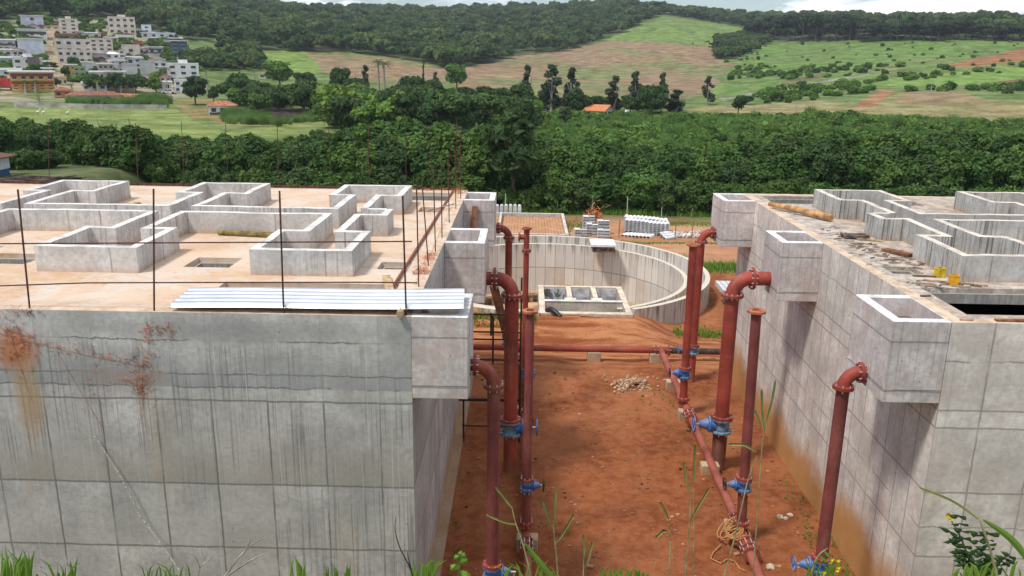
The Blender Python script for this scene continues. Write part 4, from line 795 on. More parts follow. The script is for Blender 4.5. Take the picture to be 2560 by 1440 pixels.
def house(label,x0,y0,x1,y1,base,c,roof='flat',win=(2,2),rmat=None,band=None,depth=.8,turn=0,cat='house',name='house',tank=False,front=None):
    xc=(x0+x1)/2;X,Y,Z=hit(xc,base,150);d=math.hypot(X,Y);sc=d/F;Wd=(x1-x0)*sc
    ztop=zray(xc,y0,d);zb=Z;H=ztop-zb;az_=math.atan2(X,Y);rz=-az_+turn;D=max(4,Wd*depth)
    T=thing(name,label,cat,(X,Y,zb),'houses of the hillside town' if cat!='farmhouse' else None)
    T.rotation_euler=(0,0,rz)
    def P(mb,nm,mat,par=None):
        o=mb.build(nm,mat,origin=(0,0,0));o.parent=par or T;return o
    rise={'flat':0,'slab':0,'hip':.26,'gable':.30,'shed':.12}[roof]*min(Wd,D)*.8
    rise=min(rise,H*.45);hw=H-rise
    b=MB();b.box(-Wd/2,Wd/2,0,D,-2.5,hw)
    if roof=='gable':b.add([(-Wd/2,0,hw),(Wd/2,0,hw),(0,0,H),(-Wd/2,D,hw),(Wd/2,D,hw),(0,D,H)],[(0,1,2),(5,4,3)])
    P(b,'wall',wm(c));b=MB();e=.35
    if roof=='flat':b.slab(-Wd/2-.06,Wd/2+.06,-.06,D+.06,hw-.02,hw+.45,[(-Wd/2+.2,Wd/2-.2,.2,D-.2)]);P(b,'parapet',rmat or wm(tuple(q*.93 for q in c)))
    elif roof=='slab':b.box(-Wd/2-.5,Wd/2+.5,-.6,D+.4,hw,hw+.32);P(b,'roof',rmat or M_wht)
    elif roof=='hip':
        q=min(Wd,D)*.42;b.add([(-Wd/2-e,-e,hw),(Wd/2+e,-e,hw),(Wd/2+e,D+e,hw),(-Wd/2-e,D+e,hw),(-Wd/2+q,D/2,H),(Wd/2-q,D/2,H)] if Wd>=D else [(-Wd/2-e,-e,hw),(Wd/2+e,-e,hw),(Wd/2+e,D+e,hw),(-Wd/2-e,D+e,hw),(-.05,D/2,H),(.05,D/2,H)],[(0,1,5,4),(1,2,5),(2,3,4,5),(3,0,4),(3,2,1,0)]);P(b,'roof',rmat or M_tile)
    elif roof=='gable':
        for s in(-1,1):
            b.add([(s*(Wd/2+e),-e,hw-.15),(0,-e,H+.02),(0,D+e,H+.02),(s*(Wd/2+e),D+e,hw-.15),(s*(Wd/2+e),-e,hw),(0,-e,H+.18),(0,D+e,H+.18),(s*(Wd/2+e),D+e,hw)],[(0,1,2,3),(7,6,5,4),(0,4,5,1),(3,2,6,7),(0,3,7,4)])
        P(b,'roof',rmat or M_tile)
    elif roof=='shed':b.add([(-Wd/2-e,-e,hw),(Wd/2+e,-e,hw),(Wd/2+e,D+e,H),(-Wd/2-e,D+e,H),(-Wd/2-e,-e,hw+.12),(Wd/2+e,-e,hw+.12),(Wd/2+e,D+e,H+.12),(-Wd/2-e,D+e,H+.12)],[(3,2,1,0),(4,5,6,7),(0,1,5,4),(1,2,6,5),(2,3,7,6),(3,0,4,7)]);P(b,'roof',rmat or M_met)
    if tank:b=MB();b.box(-Wd*.14,Wd*.16,D*.3,D*.7,hw,hw+1.5);P(b,'water_tank_housing',wm(c))
    r,cn=win;w0=None
    for i in range(r):
        for j in range(cn):
            ww=min(1.5,Wd/cn*.5);wh=min(1.15,hw/r*.42);xx=-Wd/2+Wd*(j+.5)/cn+random.uniform(-.1,.1);zz=hw*(i+.55)/r
            if w0 is None:
                b=MB();b.box(-ww/2,ww/2,-.04,.06,-wh/2,wh/2);w0=P(b,'window',M_win);o=w0
                b=MB();b.box(-ww/2-.1,ww/2+.1,-.10,.02,-wh/2-.12,-wh/2);P(b,'sill',M_wht,w0)
            else:
                o=copy_tree(w0,parent=T)
            o.location=(xx,0,zz)
    if band:
        for (f0,f1,bm_) in band:
            b=MB();b.box(-Wd/2+.15,Wd/2-.15,-.07,.05,hw*f0,hw*f1);P(b,'veranda' if bm_ is M_dkb else 'wall_band',bm_)
    return T
M_redb=flat('dark red band',(.30,.05,.04),.8)
hs=house
hs('white-lilac tower house, topmost at the left end of the town',62,40,104,73,73,lblue,'slab',(2,1));hs('small lilac gabled cottage against the topmost left tower',72,60,97,73,76,lilac,'gable',(1,1),rmat=M_tiled)
hs('wide white two-floor house below the lilac cottage',55,74,109,97,97,white,'slab',(1,3),band=[(.5,.8,M_dkb)]);hs('white house with broad pale blue side wall left of the upper street',56,98,104,136,137,lblue,'slab',(1,0),rmat=M_wht)
hs('low house with two stacked grey roofs at the left frame edge',-8,97,32,121,121,grey,'shed',(1,2),band=[(.35,.6,M_dkb)]);hs('white four-floor block at the head of the dirt street',156,49,192,86,86,beige,'flat',(4,2),tank=True)
hs('pale lilac annexe on the right flank of the street-head block',192,77,207,96,96,lilac,'shed',(1,1));hs('unfinished red brick shell below the street-head block',145,86,193,101,101,brick,'flat',(1,3))
hs('lone wide beige four-floor block high up by the forest',280,44,334,86,86,beige,'flat',(3,4),tank=True);hs('large beige block with six windows right of the dirt street',150,100,223,134,134,beige,'flat',(2,4))
hs('lower stepped beige block standing against the large one',157,127,223,160,160,(.82,.72,.64),'flat',(2,5));hs('slim beige four-floor block with one window column',234,98,279,139,139,beige,'flat',(4,3))
hs('small pale blue house by the forest edge',357,64,377,83,83,lblue,'flat',(2,1));hs('long low pale blue wall house below the small blue one',361,83,430,96,96,lblue,'slab',(1,4));hs('low brick row with patchy roofs right of the long blue house',380,91,450,101,102,brick,'shed',(1,4))
hs('dark blue four-floor block with white roof at the right end of the town',433,103,467,142,143,navy,'slab',(4,2),rmat=M_wht);hs('half plastered brick house under the lone beige block',293,86,331,104,104,brick,'flat',(1,3),band=[(.6,.95,M_wht)])
hs('house with pale sloping roof left of the slim beige block',212,80,248,98,98,beige,'shed',(1,2));hs('white house with two dark veranda bands on stilts',376,118,405,142,143,grey,'slab',(1,2),band=[(.35,.5,M_dkb),(.7,.85,M_dkb)])
hs('plain beige house with sloping left wall in mid town',310,114,347,141,141,beige,'flat',(1,1));hs('pink house with grey verandas in mid town',225,133,261,160,161,pinkw,'slab',(1,2),band=[(.3,.6,M_dkb)])
hs('white tower house with hipped roof in mid town',268,129,298,162,162,white,'hip',(2,2),rmat=M_wht);hs('white house stepped below the hipped tower house',277,152,312,180,181,white,'slab',(2,2))
hs('bare grey block with blank wall, left of a pair',311,162,342,196,197,grey,'flat',(0,0));hs('bare grey block with blank wall, right of a pair',356,155,388,196,197,grey,'flat',(0,0));hs('narrow open stairwell house between the two bare grey blocks',340,146,357,178,182,lblue,'slab',(3,1))
hs('house with green trimmed roof above the bare grey blocks',322,141,352,152,165,grey,'shed',(1,2));hs('white house with dark carport at the end of a side street',385,146,415,173,173,white,'gable',(1,2),band=[(.1,.4,M_dkb)],rmat=M_met)
hs('low dark house with grey sheet roof right of the carport house',416,150,451,167,167,grey,'gable',(1,3),rmat=M_met);hs('big white house with gabled wing near the main road',427,161,494,205,206,white,'flat',(3,3),tank=True);hs('white lower house in front of the big white gabled one',440,202,468,232,232,white,'flat',(2,2))
hs('long orange-yellow school with dark red window bands',45,181,126,231,231,yel,'slab',(2,5),band=[(.42,.56,M_redb),(.80,.93,M_redb),(.22,.32,flat('orange band',(.6,.25,.08)))]);hs('yellow house with balcony next to a green one',168,163,190,192,192,yel,'slab',(2,2))
hs('olive green three-floor house beside the yellow one',190,169,214,202,203,grn,'flat',(3,2));hs('pale blue plain house behind the green one',211,156,231,187,187,lblue,'slab',(1,0),rmat=M_wht);hs('white three-window house with brown tower above the school',45,146,100,179,179,white,'flat',(2,3),tank=True)
hs('brown square tower beside the three-window white house',76,146,98,178,180,(.27,.20,.19),'flat',(0,0));hs('grey house with sheet roof between tower and tree',98,152,122,174,175,grey,'shed',(1,1));hs('row of grey sheet roofs at the left frame edge',-10,141,44,166,166,grey,'shed',(1,4),band=[(.1,.5,M_dkb)])
hs('long white low house at the left frame edge above the trailer',-10,171,44,190,190,white,'shed',(1,3));hs('beige flat house above the long green hedge in mid town',236,160,277,180,181,beige,'flat',(1,3))
hs('terraced house with pale roof high right of the slim block',265,92,292,103,106,grey,'shed',(1,2));hs('small white house with dark door right of the plain beige one',332,104,350,114,118,white,'flat',(1,2));hs('red roofed house among trees above the bare grey blocks',355,120,372,132,140,beige,'gable',(1,1))
hs('row house with rust roof at the top of the street',106,62,156,73,73,white,'shed',(1,4),rmat=M_tile);hs('brown roofed house left of the street-head block',141,50,157,62,66,brick,'shed',(1,1))
hs('long low farm house with sagging brown tile roof below the town',182,229,292,256,256,beige,'hip',(1,6),rmat=M_tiled,depth=.35);hs('lower terracotta roofed wing right of the long farm house',290,236,346,256,257,white,'hip',(1,4),depth=.4)
hs('small orange house with dark hipped roof by the lane',143,218,176,246,246,(.52,.22,.10),'hip',(1,2),rmat=M_tiled);hs('white farmhouse with terracotta roof alone beside the meadow',527,253,588,288,288,white,'hip',(1,3),cat='farmhouse',name='farmhouse',band=[(.05,.3,M_dkb)])
hs('white shed with grey roof under the dark trees across the valley',1360,263,1389,281,281,white,'shed',(1,1),cat='farmhouse',name='farmhouse');hs('white gabled barn beside the shed across the valley',1388,267,1420,286,286,white,'gable',(1,1),cat='farmhouse',name='farmhouse',rmat=M_tiled)
hs('farmhouse with bright orange roof under trees across the valley',1490,264,1555,291,291,beige,'gable',(1,3),cat='farmhouse',name='farmhouse',rmat=flat('bright orange tiles',(.58,.21,.09),.85,var=.2),turn=1.2);hs('low white outbuilding right of the orange roofed farmhouse',1566,278,1596,287,288,white,'shed',(1,2),cat='farmhouse',name='farmhouse',rmat=M_wht)
hs('white walled cottage half hidden in trees left of the lime field',648,183,664,194,197,white,'shed',(1,1),cat='farmhouse',name='farmhouse',rmat=M_tile)
for a in (('unfinished brick shell beside the small white house with dark door',336,104,356,120,122,brick,'flat',(1,2)),('tan house with terracotta gable above the stilts house',357,111,375,127,128,beige,'gable',(1,1)),('long dark-roofed row under the wide pale blue wall',42,138,76,147,149,grey,'shed',(1,3)),('pinkish two-floor house below the white hipped tower house',252,161,282,188,190,pinkw,'slab',(2,3)),('white terrace with rust roof left of the pale blue wall house',30,120,57,136,140,white,'gable',(1,2)),('cream cube below the plain beige house',298,145,313,164,166,beige,'flat',(1,1)),('bare concrete shed right of the patchy brick row',412,102,432,114,116,grey,'flat',(1,1)),('low white wall house under the broad dark tree left of three',214,206,262,226,228,white,'shed',(1,3)),('low ochre wall house behind the layered dark tree',270,206,330,227,229,(.66,.50,.26),'slab',(1,4)),('white shop behind the rounded bright tree',396,206,426,227,229,white,'slab',(1,2)),('tall narrow beige house between the street and the slim beige block',225,112,237,134,136,beige,'flat',(3,1)),('small brick cube with flat roof above the slim beige block',250,84,266,98,99,brick,'flat',(1,1)),('pale stepped house left of the plain beige one',298,122,312,143,146,white,'gable',(2,1)),
('white cube house between stilts house and brick row',352,120,374,137,140,white,'flat',(1,2)),('long cream house with rust roof under the stilts house',372,144,388,156,160,beige,'gable',(1,1)),('white house with sheet roof right of the pink house',262,140,272,158,162,grey,'shed',(1,1)),
('low pinkish house above the row of bare grey blocks',300,166,314,184,190,pinkw,'flat',(1,1)),('wide white house low in the town left of the pale blue plain one',232,178,270,196,199,white,'shed',(1,4)),('cream two-floor house behind the broad dark trees',272,180,310,202,206,beige,'slab',(2,3)),('low white house with orange roof at the end of the bare grey blocks',352,186,372,202,208,white,'gable',(1,2)),
('pale yellow corner house at the lower end of the dirt street',150,196,166,212,214,(.62,.52,.34),'flat',(1,2)),('grey two-floor house behind the school right end',112,172,130,192,196,grey,'slab',(2,1)),('white terrace house under the wide white two-floor one',60,96,100,104,104,white,'shed',(1,4)),('beige house over the left frame edge below the grey roofs',2,122,40,142,142,beige,'shed',(1,3)),
('white side house at the right edge of the lone beige block',336,74,352,86,87,white,'slab',(1,1)),('pale house with dark garage by the carport house',398,168,424,186,188,white,'slab',(1,2)),('brown roofed house left of the big white gabled one',402,186,426,204,206,pinkw,'gable',(1,2))):house(*a)
# walls, trailer, birds, poles
b=MB();prev=None
pts=[hit(px,py,120) for px,py in((36,268),(130,270),(230,272),(330,273),(418,274))]
for q in range(4):
    a,c=pts[q],pts[q+1];b.bar((a[0],a[1],a[2]+.35),(c[0],c[1],c[2]+.35),.2,1.3)
tag(b.build('boundary_wall',flat('grey render',(.46,.43,.39),.9,var=.25,scale=.6)),'long low grey boundary wall along the top of the bright meadow','wall')
X,Y,Z=hit(14,226,150);T=thing('truck_trailer','red tarpaulin trailer parked at the left frame edge','trailer',(X,Y,Z));T.rotation_euler=(0,0,.05)
for nm,bx,mt in(('tarpaulin',(-6,3.3,-1,1.3,1.0,3.0),flat('red tarpaulin',(.40,.03,.03),.6,var=.3,scale=1.5)),('bed',(-6,3.4,-1.1,1.4,.6,.98),M_dkb)):
    b=MB();b.box(*bx);o=b.build(nm,mt,origin=(0,0,0));o.parent=T
for xx in(-4.5,-3.3,2.2):
    b=MB();b.tube([(xx,-1.05,.45),(xx,-.75,.45)],.45,14);o=b.build('wheel',M_blk,origin=(0,0,0));o.parent=T
def egret(px,py,lab):
    X,Y,Z=hit(px,py,120);bm=MB();bm.tube([(-.32,0,.42),(-.2,0,.47),(0,0,.52),(.16,0,.56),(.24,0,.68),(.2,0,.82),(.24,0,.93),(.34,0,.97),(.5,0,.95)],[.02,.08,.12,.09,.045,.035,.035,.045,.008],8)
    T=thing('egret',lab,'bird',(X,Y,Z),'white egrets on the meadow');o=bm.build('body',flat('white feathers',(.8,.8,.78)),origin=(0,0,0),smooth=True);o.parent=T
    for s in(-.05,.05):
        b=MB();b.tube([(0,s,.45),(-.03,s,.22),(.02,s,0)],.014,5);o=b.build('leg',M_blk,origin=(0,0,0));o.parent=T
    T.scale=(1.35,)*3
egret(96,288,'white egret, left one of the near pair on the meadow');egret(110,289,'white egret, right one of the near pair on the meadow');egret(170,290,'lone white egret beside the dark bushes on the meadow')
M_pole=flat('grey pole',(.36,.35,.32),.9)
for px,pyb,pyt,lab in((1712,290,264,'white concrete pole at the right end of the farm trees'),(1882,290,268,'short utility pole on the tan field'),(1815,268,243,'utility pole in front of the green slope'),(127,190,160,'utility pole beside the lower dirt street'),(420,240,196,'utility pole at the end of the side street'),(2327,232,214,'utility pole by the upper green field'),(1990,285,262,'utility pole left of the red farm track')):
    X,Y,Z=hit(px,pyb,120);d=math.hypot(X,Y);T=thing('utility_pole',lab,'pole',(X,Y,Z));zt=zray(px,pyt,d)-Z
    o=MB().tube([(0,0,-.3),(0,0,zt)],[.16,.11],8).build('shaft',M_pole,origin=(0,0,0));o.parent=T
    o=MB().box(-.8,.8,-.06,.06,zt-.5,zt-.38).build('crossarm',M_pole,origin=(0,0,0));o.parent=T
X,Y,Z=hit(255,226,150)
for i,(px,py,c,lab) in enumerate(((70,228,(.6,.6,.6),'white car parked before the orange school'),(424,235,(.5,.5,.52),'grey car parked at the end of the side street'))):
    X,Y,Z=hit(px,py,150);T=thing('parked_car',lab,'car',(X,Y,Z))
    b=MB();b.prism([(-2,-.8),(2,-.8),(2,.8),(-2,.8)],.3,.8);b.add([(-1.5,-.75,.8),(1.2,-.75,.8),(.7,-.65,1.4),(-1.1,-.65,1.4),(-1.5,.75,.8),(1.2,.75,.8),(.7,.65,1.4),(-1.1,.65,1.4)],[(0,1,2,3),(7,6,5,4),(3,2,6,7),(1,5,6,2),(0,3,7,4)]);o=b.build('body',flat('car paint',c,.3,var=.05),origin=(0,0,0));o.parent=T
    for xx in(-1.3,1.3):
        for yy in(-.8,.6):
            b=MB();b.tube([(xx,yy,.32),(xx,yy+.2,.32)],.32,12);o=b.build('wheel',M_blk,origin=(0,0,0));o.parent=T
    b=MB();b.box(-1.2,.9,-.76,-.70,.9,1.25);o=b.build('side_window',M_win,origin=(0,0,0));o.parent=T
# ---------------------------------------------------------------- vegetation
def leafmat(name,a,b_,var=.5,trans=.22,scale=.5):
    m=NT(name,.75,.25);r=m.rnd();n_=m.noise(scale,4,.6)
    c=m.mix(m.rmp(n_,.34,.66),a,b_);c=m.mix(m.math('MULTIPLY',r,var),c,tuple(q*.45 for q in a));wn=m.n('ShaderNodeTexWhiteNoise');wn.noise_dimensions='1D';m.put(wn.inputs['W'],m.math('MULTIPLY',r,37.7));c=m.mix(m.rmp(wn.outputs['Value'],.5,1,0,.4*var),c,(b_[0]*1.7,b_[1]*1.25,b_[2]*1.1));m.col(c)
    t_=m.n('ShaderNodeBsdfTranslucent');m.put(t_.inputs[0],m.mix(.3,c,(.3,.4,.05)));mx=m.n('ShaderNodeMixShader');mx.inputs[0].default_value=trans;m.t.links.new(m.b.outputs[0],mx.inputs[1]);m.t.links.new(t_.outputs[0],mx.inputs[2]);m.t.links.new(mx.outputs[0],m.o.inputs['Surface']);return m.m
M_lb=leafmat('belt leaves',(.042,.108,.024),(.098,.20,.043),.7);M_lb2=leafmat('light belt leaves',(.055,.125,.025),(.11,.20,.045),.6);M_lm=leafmat('dark tree leaves',(.033,.078,.023),(.078,.145,.040));M_lf=leafmat('forest leaves',(.040,.092,.027),(.115,.185,.05),.85,scale=.03)
M_lr=leafmat('ridge leaves',(.022,.046,.024),(.045,.078,.036));M_le=leafmat('eucalyptus leaves',(.06,.09,.05),(.105,.14,.08));M_ll=leafmat('light shrub leaves',(.085,.19,.03),(.17,.29,.055));M_ls=leafmat('silver leaves',(.16,.20,.19),(.30,.35,.34),.3,.1);M_dry=leafmat('dry purple grass',(.13,.10,.09),(.24,.19,.17),.3,.1)
M_bark=flat('grey bark',(.17,.14,.11),.95,var=.4);M_barkl=flat('pale bark',(.38,.34,.29),.95,var=.3)
def leafmesh(name,lobes,n,size,seed,mat,asp=1.7,inner=.55,droop=.0,up=.35,nd=.75):
    r=np.random.default_rng(seed);L=np.array(lobes,float);wt=(L[:,3]*L[:,4]+L[:,4]*L[:,5]+L[:,3]*L[:,5]);k=r.choice(len(L),n,p=wt/wt.sum())
    d=r.normal(size=(n,3));d[:,2]=np.abs(d[:,2])*np.where(r.random(n)<.72,1,-1);d/=np.linalg.norm(d,axis=1)[:,None]
    rad=inner+(1.08-inner)*r.random(n)**.45;P=L[k,:3]+d*L[k,3:6]*rad[:,None]
    nn=d*nd+r.normal(size=(n,3))*.5+np.array((0,0,up));nn/=np.linalg.norm(nn,axis=1)[:,None]
    a=np.cross(nn,r.normal(size=(n,3)));a[:,2]-=droop;a-=nn*(a*nn).sum(1)[:,None];a/=np.linalg.norm(a,axis=1)[:,None];b_=np.cross(nn,a);s=size*(.55+.9*r.random(n))[:,None]
    a*=s*asp*.5;b_*=s*.5;fold=nn*s*.16
    V=np.stack([P-a,P+b_-fold*.5,P+a-fold,P-b_-fold*.5],1).reshape(-1,3);me=np_mesh(name,V,np.arange(n*4).reshape(n,4));me.materials.append(mat);return me
def blobs(seed,n,R,H,z0,fl=1.,rs=(.28,.45)):
    r=random.Random(seed);o=[(0,0,z0+H*.5,R*.6,R*.6,H*.5)]
    for _ in range(n):
        a=r.uniform(0,6.3);q=R*(.25+.55*r.random()**.6);z=z0+H*(.15+.75*r.random())*(1-.3*(q/R)**2);s=R*r.uniform(*rs);o.append((q*math.cos(a),q*math.sin(a),z,s,s,s*fl))
    return o
def trunkmesh(name,h,r0,seed,mat,br=5,sp=.5,fork=.45):
    q=random.Random(seed);b=MB();lean=q.uniform(-.06,.06)*h;b.tube([(0,0,-.6),(lean*.3,0,h*.3),(lean,lean*.4,h*fork+.1),(lean*1.2,lean*.3,h*.75)],[r0*1.25,r0,r0*.8,r0*.35],7)
    for k in range(br):
        a=6.28*k/br+q.uniform(-.5,.5);z=h*(fork+.06*k*.5);e=(lean+sp*h*.45*math.cos(a),lean*.4+sp*h*.45*math.sin(a),h*q.uniform(.72,.92));m_=((lean+e[0])/2,(e[1]+lean*.4)/2,z+(e[2]-z)*.35);b.tube([(lean*.9,lean*.36,z-.05*h),m_,e],[r0*.55,r0*.4,r0*.12],6)
    me=bpy.data.meshes.new(name);me.from_pydata(b.v,[],b.f);me.materials.append(mat);return me
def mkobj(name,me,parent=None):
    o=bpy.data.objects.new(name,me);COL.objects.link(o);o.parent=parent;return o
def plant(name,label,cat,loc,crown_me,trunk_me,sc,rz,grp=None,crown='crown'):
    T=thing(name,label,cat,loc,grp,rz);T.scale=sc if hasattr(sc,'__len__') else (sc,)*3
    mkobj(crown,crown_me,T)
    if trunk_me:mkobj('trunk',trunk_me,T)
    return T
# prototype meshes
BUSH=[leafmesh('bush_crown',blobs(20+i,30,2.1,3.4,-.2,1.0,(.17,.30)),4800,.20,40+i,(M_lb,M_lb2,M_lb,M_lm)[i],2.0,.5) for i in range(4)]
BTREE=[leafmesh('belt_crown',blobs(30+i,34,2.5,4.6,.9,1.05,(.16,.29)),6200,.22,50+i,(M_lb,M_lb2,M_lm,M_lb)[i],2.0,.5) for i in range(4)]
BTR=trunkmesh('belt_trunk',4.2,.09,3,flat('dark belt bark',(.06,.05,.035),.95,var=.4),5,.4,.3)
MID=[leafmesh('mid_crown',blobs(60+i,15,4.2,5.2,2.4,.62),2300,.62,70+i,M_lm,1.5,.55) for i in range(4)];MIDT=trunkmesh('mid_trunk',7,.26,5,M_bark,6,.8,.32)
LGT=[leafmesh('light_crown',blobs(80+i,15,4.2,5.6,1.8,.7),2300,.6,90+i,M_ll,1.5,.55) for i in range(2)]
def euc_lobes(seed):
    r=random.Random(seed);o=[]
    for k in range(11):
        z=4+11*k/10+r.uniform(-.5,.5);q=(2.3-1.5*k/10)*r.uniform(.2,1.1);a=r.uniform(0,6.3);s=r.uniform(.8,1.35)*(1.15-.5*k/10);o.append((q*math.cos(a),q*math.sin(a),z,s,s,s*1.25))
    return o
EUC=[leafmesh('eucalyptus_crown',euc_lobes(100+i),1500,.55,110+i,M_le,2.,.4,.5) for i in range(3)];EUCT=trunkmesh('eucalyptus_trunk',15,.26,8,M_barkl,5,.22,.35)
FOR=[leafmesh('forest_crown',blobs(130+i,11,3.6,5.0,2.6,.62,(.3,.5)),620,1.05,140+i,M_lf,1.4,.62,nd=1.15) for i in range(5)]
RID=[leafmesh('ridge_crown',[(q[0]*1.25,q[1]*1.25,q[2]*1.25+1.8,q[3]*1.1,q[4]*1.1,q[5]*.95) for q in blobs(150+i,13,4.4,4.6,2.6,.6,(.28,.45))],1300,.9,160+i,M_lr,1.4,.5) for i in range(4)];RIDT=[trunkmesh('ridge_trunk',10.5,.3,170+i,M_bark,6,.6,.42) for i in range(2)]
UMB=leafmesh('umbrella_crown',[(q[0]*1.5,q[1]*1.5,9+q[2]*.22,q[3]*1.1,q[4]*1.1,q[5]*.38) for q in blobs(180,14,4.5,4,0,.6)],900,.9,181,M_lr,1.4,.4);UMBT=trunkmesh('umbrella_trunk',10,.28,182,M_barkl,6,1.0,.5)
SHR=[leafmesh('shrub_crown',blobs(190+i,7,1.3,1.5,-.25,.8),650,.30,200+i,M_ll,2.,.5) for i in range(3)]
SHD=[leafmesh('dark_shrub_crown',blobs(210+i,7,1.3,1.7,-.25,.85),650,.32,220+i,M_lb,2.,.5) for i in range(2)]
M_cane=leafmat('cane leaves',(.11,.22,.05),(.19,.33,.09),.4,.3,.3)
def reed_mesh(name,seed,mat,h=2.2,n=90,R=.9):
    r=random.Random(seed);b=MB()
    for _ in range(n):
        a=r.uniform(0,6.3);q=R*r.random()**.5;x,y=q*math.cos(a),q*math.sin(a);l=h*r.uniform(.6,1.1);dx,dy=r.gauss(0,.3),r.gauss(0,.3);w_=.05
        b.add([(x-w_,y,-.2),(x+w_,y,-.2),(x+dx*.4+w_*.8,y+dy*.4,l*.6),(x+dx*.4-w_*.8,y+dy*.4,l*.6),(x+dx*1.3,y+dy*1.3,l)],[(0,1,2,3),(3,2,4)])
    me=bpy.data.meshes.new(name);me.from_pydata(b.v,[],b.f);me.materials.append(mat);return me
REED=[reed_mesh('reed',230+i,M_cane) for i in range(2)];REEDD=[reed_mesh('dry_reed',240,M_dry)]
def scatter(name,label,cat,P,scl,rot,idx,protos):
    me=bpy.data.meshes.new(name);me.from_pydata([tuple(map(float,p)) for p in P],[],[])
    for nm,arr,ty in(('scl',scl,'FLOAT'),('rot',rot,'FLOAT'),('idx',idx,'INT')):
        a=me.attributes.new(nm,ty,'POINT');a.data.foreach_set('value',np.asarray(arr,np.int32 if ty=='INT' else np.float32))
    o=bpy.data.objects.new(name,me);COL.objects.link(o);tag(o,label,cat,kind='stuff')
    pc=bpy.data.collections.new(name+'_kinds')
    for i,q in enumerate(protos):pc.objects.link(bpy.data.objects.new('%s_kind_%s'%(name,'abcdefgh'[i]),q))
    ng=bpy.data.node_groups.new(name,'GeometryNodeTree');ng.interface.new_socket('Geometry',in_out='INPUT',socket_type='NodeSocketGeometry');ng.interface.new_socket('Geometry',in_out='OUTPUT',socket_type='NodeSocketGeometry')
    N=ng.nodes.new;l=ng.links.new;gi=N('NodeGroupInput');go=N('NodeGroupOutput');ip=N('GeometryNodeInstanceOnPoints');ci=N('GeometryNodeCollectionInfo');ci.inputs[0].default_value=pc;ci.inputs[1].default_value=True;ci.inputs[2].default_value=True
    def at(nm,ty):
        k=N('GeometryNodeInputNamedAttribute');k.data_type=ty;k.inputs[0].default_value=nm;return k.outputs[0]
    cb=N('ShaderNodeCombineXYZ');l(at('rot','FLOAT'),cb.inputs[2]);l(gi.outputs[0],ip.inputs['Points']);l(ci.outputs[0],ip.inputs['Instance']);ip.inputs['Pick Instance'].default_value=True;l(at('idx','INT'),ip.inputs['Instance Index']);l(cb.outputs[0],ip.inputs['Rotation']);l(at('scl','FLOAT'),ip.inputs['Scale']);l(ip.outputs[0],go.inputs[0])
    md=o.modifiers.new('scatter','NODES');md.node_group=ng;return o
def samp(n,d0,d1,px0,px1,polys,seed,sub=None):
    r=np.random.default_rng(seed);a=r.uniform(azim(px0),azim(px1),n);d=np.sqrt(r.uniform(d0*d0,d1*d1,n));x=np.sin(a)*d;y=np.cos(a)*d;z=gz(x,y);px,py=proj(x,y,z);k=np.zeros(n,bool)
    for P in polys:k|=inpoly(P,px+r.normal(0,5,n),py+r.normal(0,1.5,n))
    for P in (sub or ()):k&=~inpoly(P,px,py)
    return x[k],y[k],z[k],px[k],py[k]
rg=np.random.default_rng(3)
# far forest
town=[(-400,70),(0,70),(60,45),(150,48),(280,46),(340,80),(440,85),(480,110),(500,250),(-400,260)]
x,y,z,px,py=samp(15500,330,1150,-260,2820,[forestP],11,[town])
k=~((px>1860)&(py>97));x,y,z=x[k],y[k],z[k];n=len(x)
scatter('forest','dense green forest covering the far hills up to the skyline','forest',np.stack([x,y,z-.5],1),rg.uniform(.75,1.3,n)*np.where(rg.random(n)<.2,1.35,1.),rg.uniform(0,6.28,n),rg.integers(0,5,n),FOR)
# hedgerows and bushes on the fields
hed=[[(455,140),(520,150),(650,160),(665,172),(560,178),(470,172)],[(1788,105),(1840,92),(1905,80),(1930,100),(1880,128),(1820,150),(1795,150)],[(560,82),(640,118),(640,150),(590,150),(555,120)]]
x,y,z,px,py=samp(60000,260,760,300,2000,hed,12);n=len(x);m_=rg.random(n)<.22;x,y,z=x[m_],y[m_],z[m_];n=len(x)
scatter('hedgerow','bushy dark hedgerows and tree clumps between the hill fields','hedgerow',np.stack([x,y,z-.6],1),rg.uniform(.45,.85,n),rg.uniform(0,6.28,n),rg.integers(0,5,n),FOR)
spk=[[(1800,120),(1900,105),(2560,104),(2760,104),(2760,160),(2300,180),(2000,200),(1830,200)],[(1900,232),(2030,215),(2180,195),(2560,170),(2560,178),(2190,208),(2170,235),(2040,250),(1900,262)],[(1690,112),(1800,98),(1900,100),(1800,122)],[(2250,225),(2560,214),(2560,232),(2260,234)],[(2460,135),(2560,110),(2620,120),(2400,160)]]
x,y,z,px,py=samp(16000,170,740,1450,2750,spk,13);n=len(x);m_=rg.random(n)<np.where(py>165,.17,np.where(px<1900,.07,.018));x,y,z,py=x[m_],y[m_],z[m_],py[m_];n=len(x)
scatter('hill_scrub','scattered dark bushes and scrub on the grassy right hillside','scrub',np.stack([x,y,z],1),rg.uniform(.7,1.7,n)*np.where(py<165,.62,1.),rg.uniform(0,6.28,n),rg.integers(0,5,n),SHR+SHD)
tg=[(-60,60),(0,66),(60,45),(150,48),(200,50),(280,48),(340,82),(440,92),(500,150),(500,225),(420,200),(300,215),(-60,215)]
x,y,z,px,py=samp(9000,250,520,-60,500,[tg],14,[[(106,70),(138,70),(170,215),(122,215)]]);n=len(x);m_=rg.random(n)<.075;x,y,z=x[m_],y[m_],z[m_];n=len(x)
scatter('garden_shrubs','green garden shrubs filling the gaps between the town houses','shrubs',np.stack([x,y,z],1),rg.uniform(.7,1.9,n),rg.uniform(0,6.28,n),rg.integers(0,5,n),SHR+SHD)
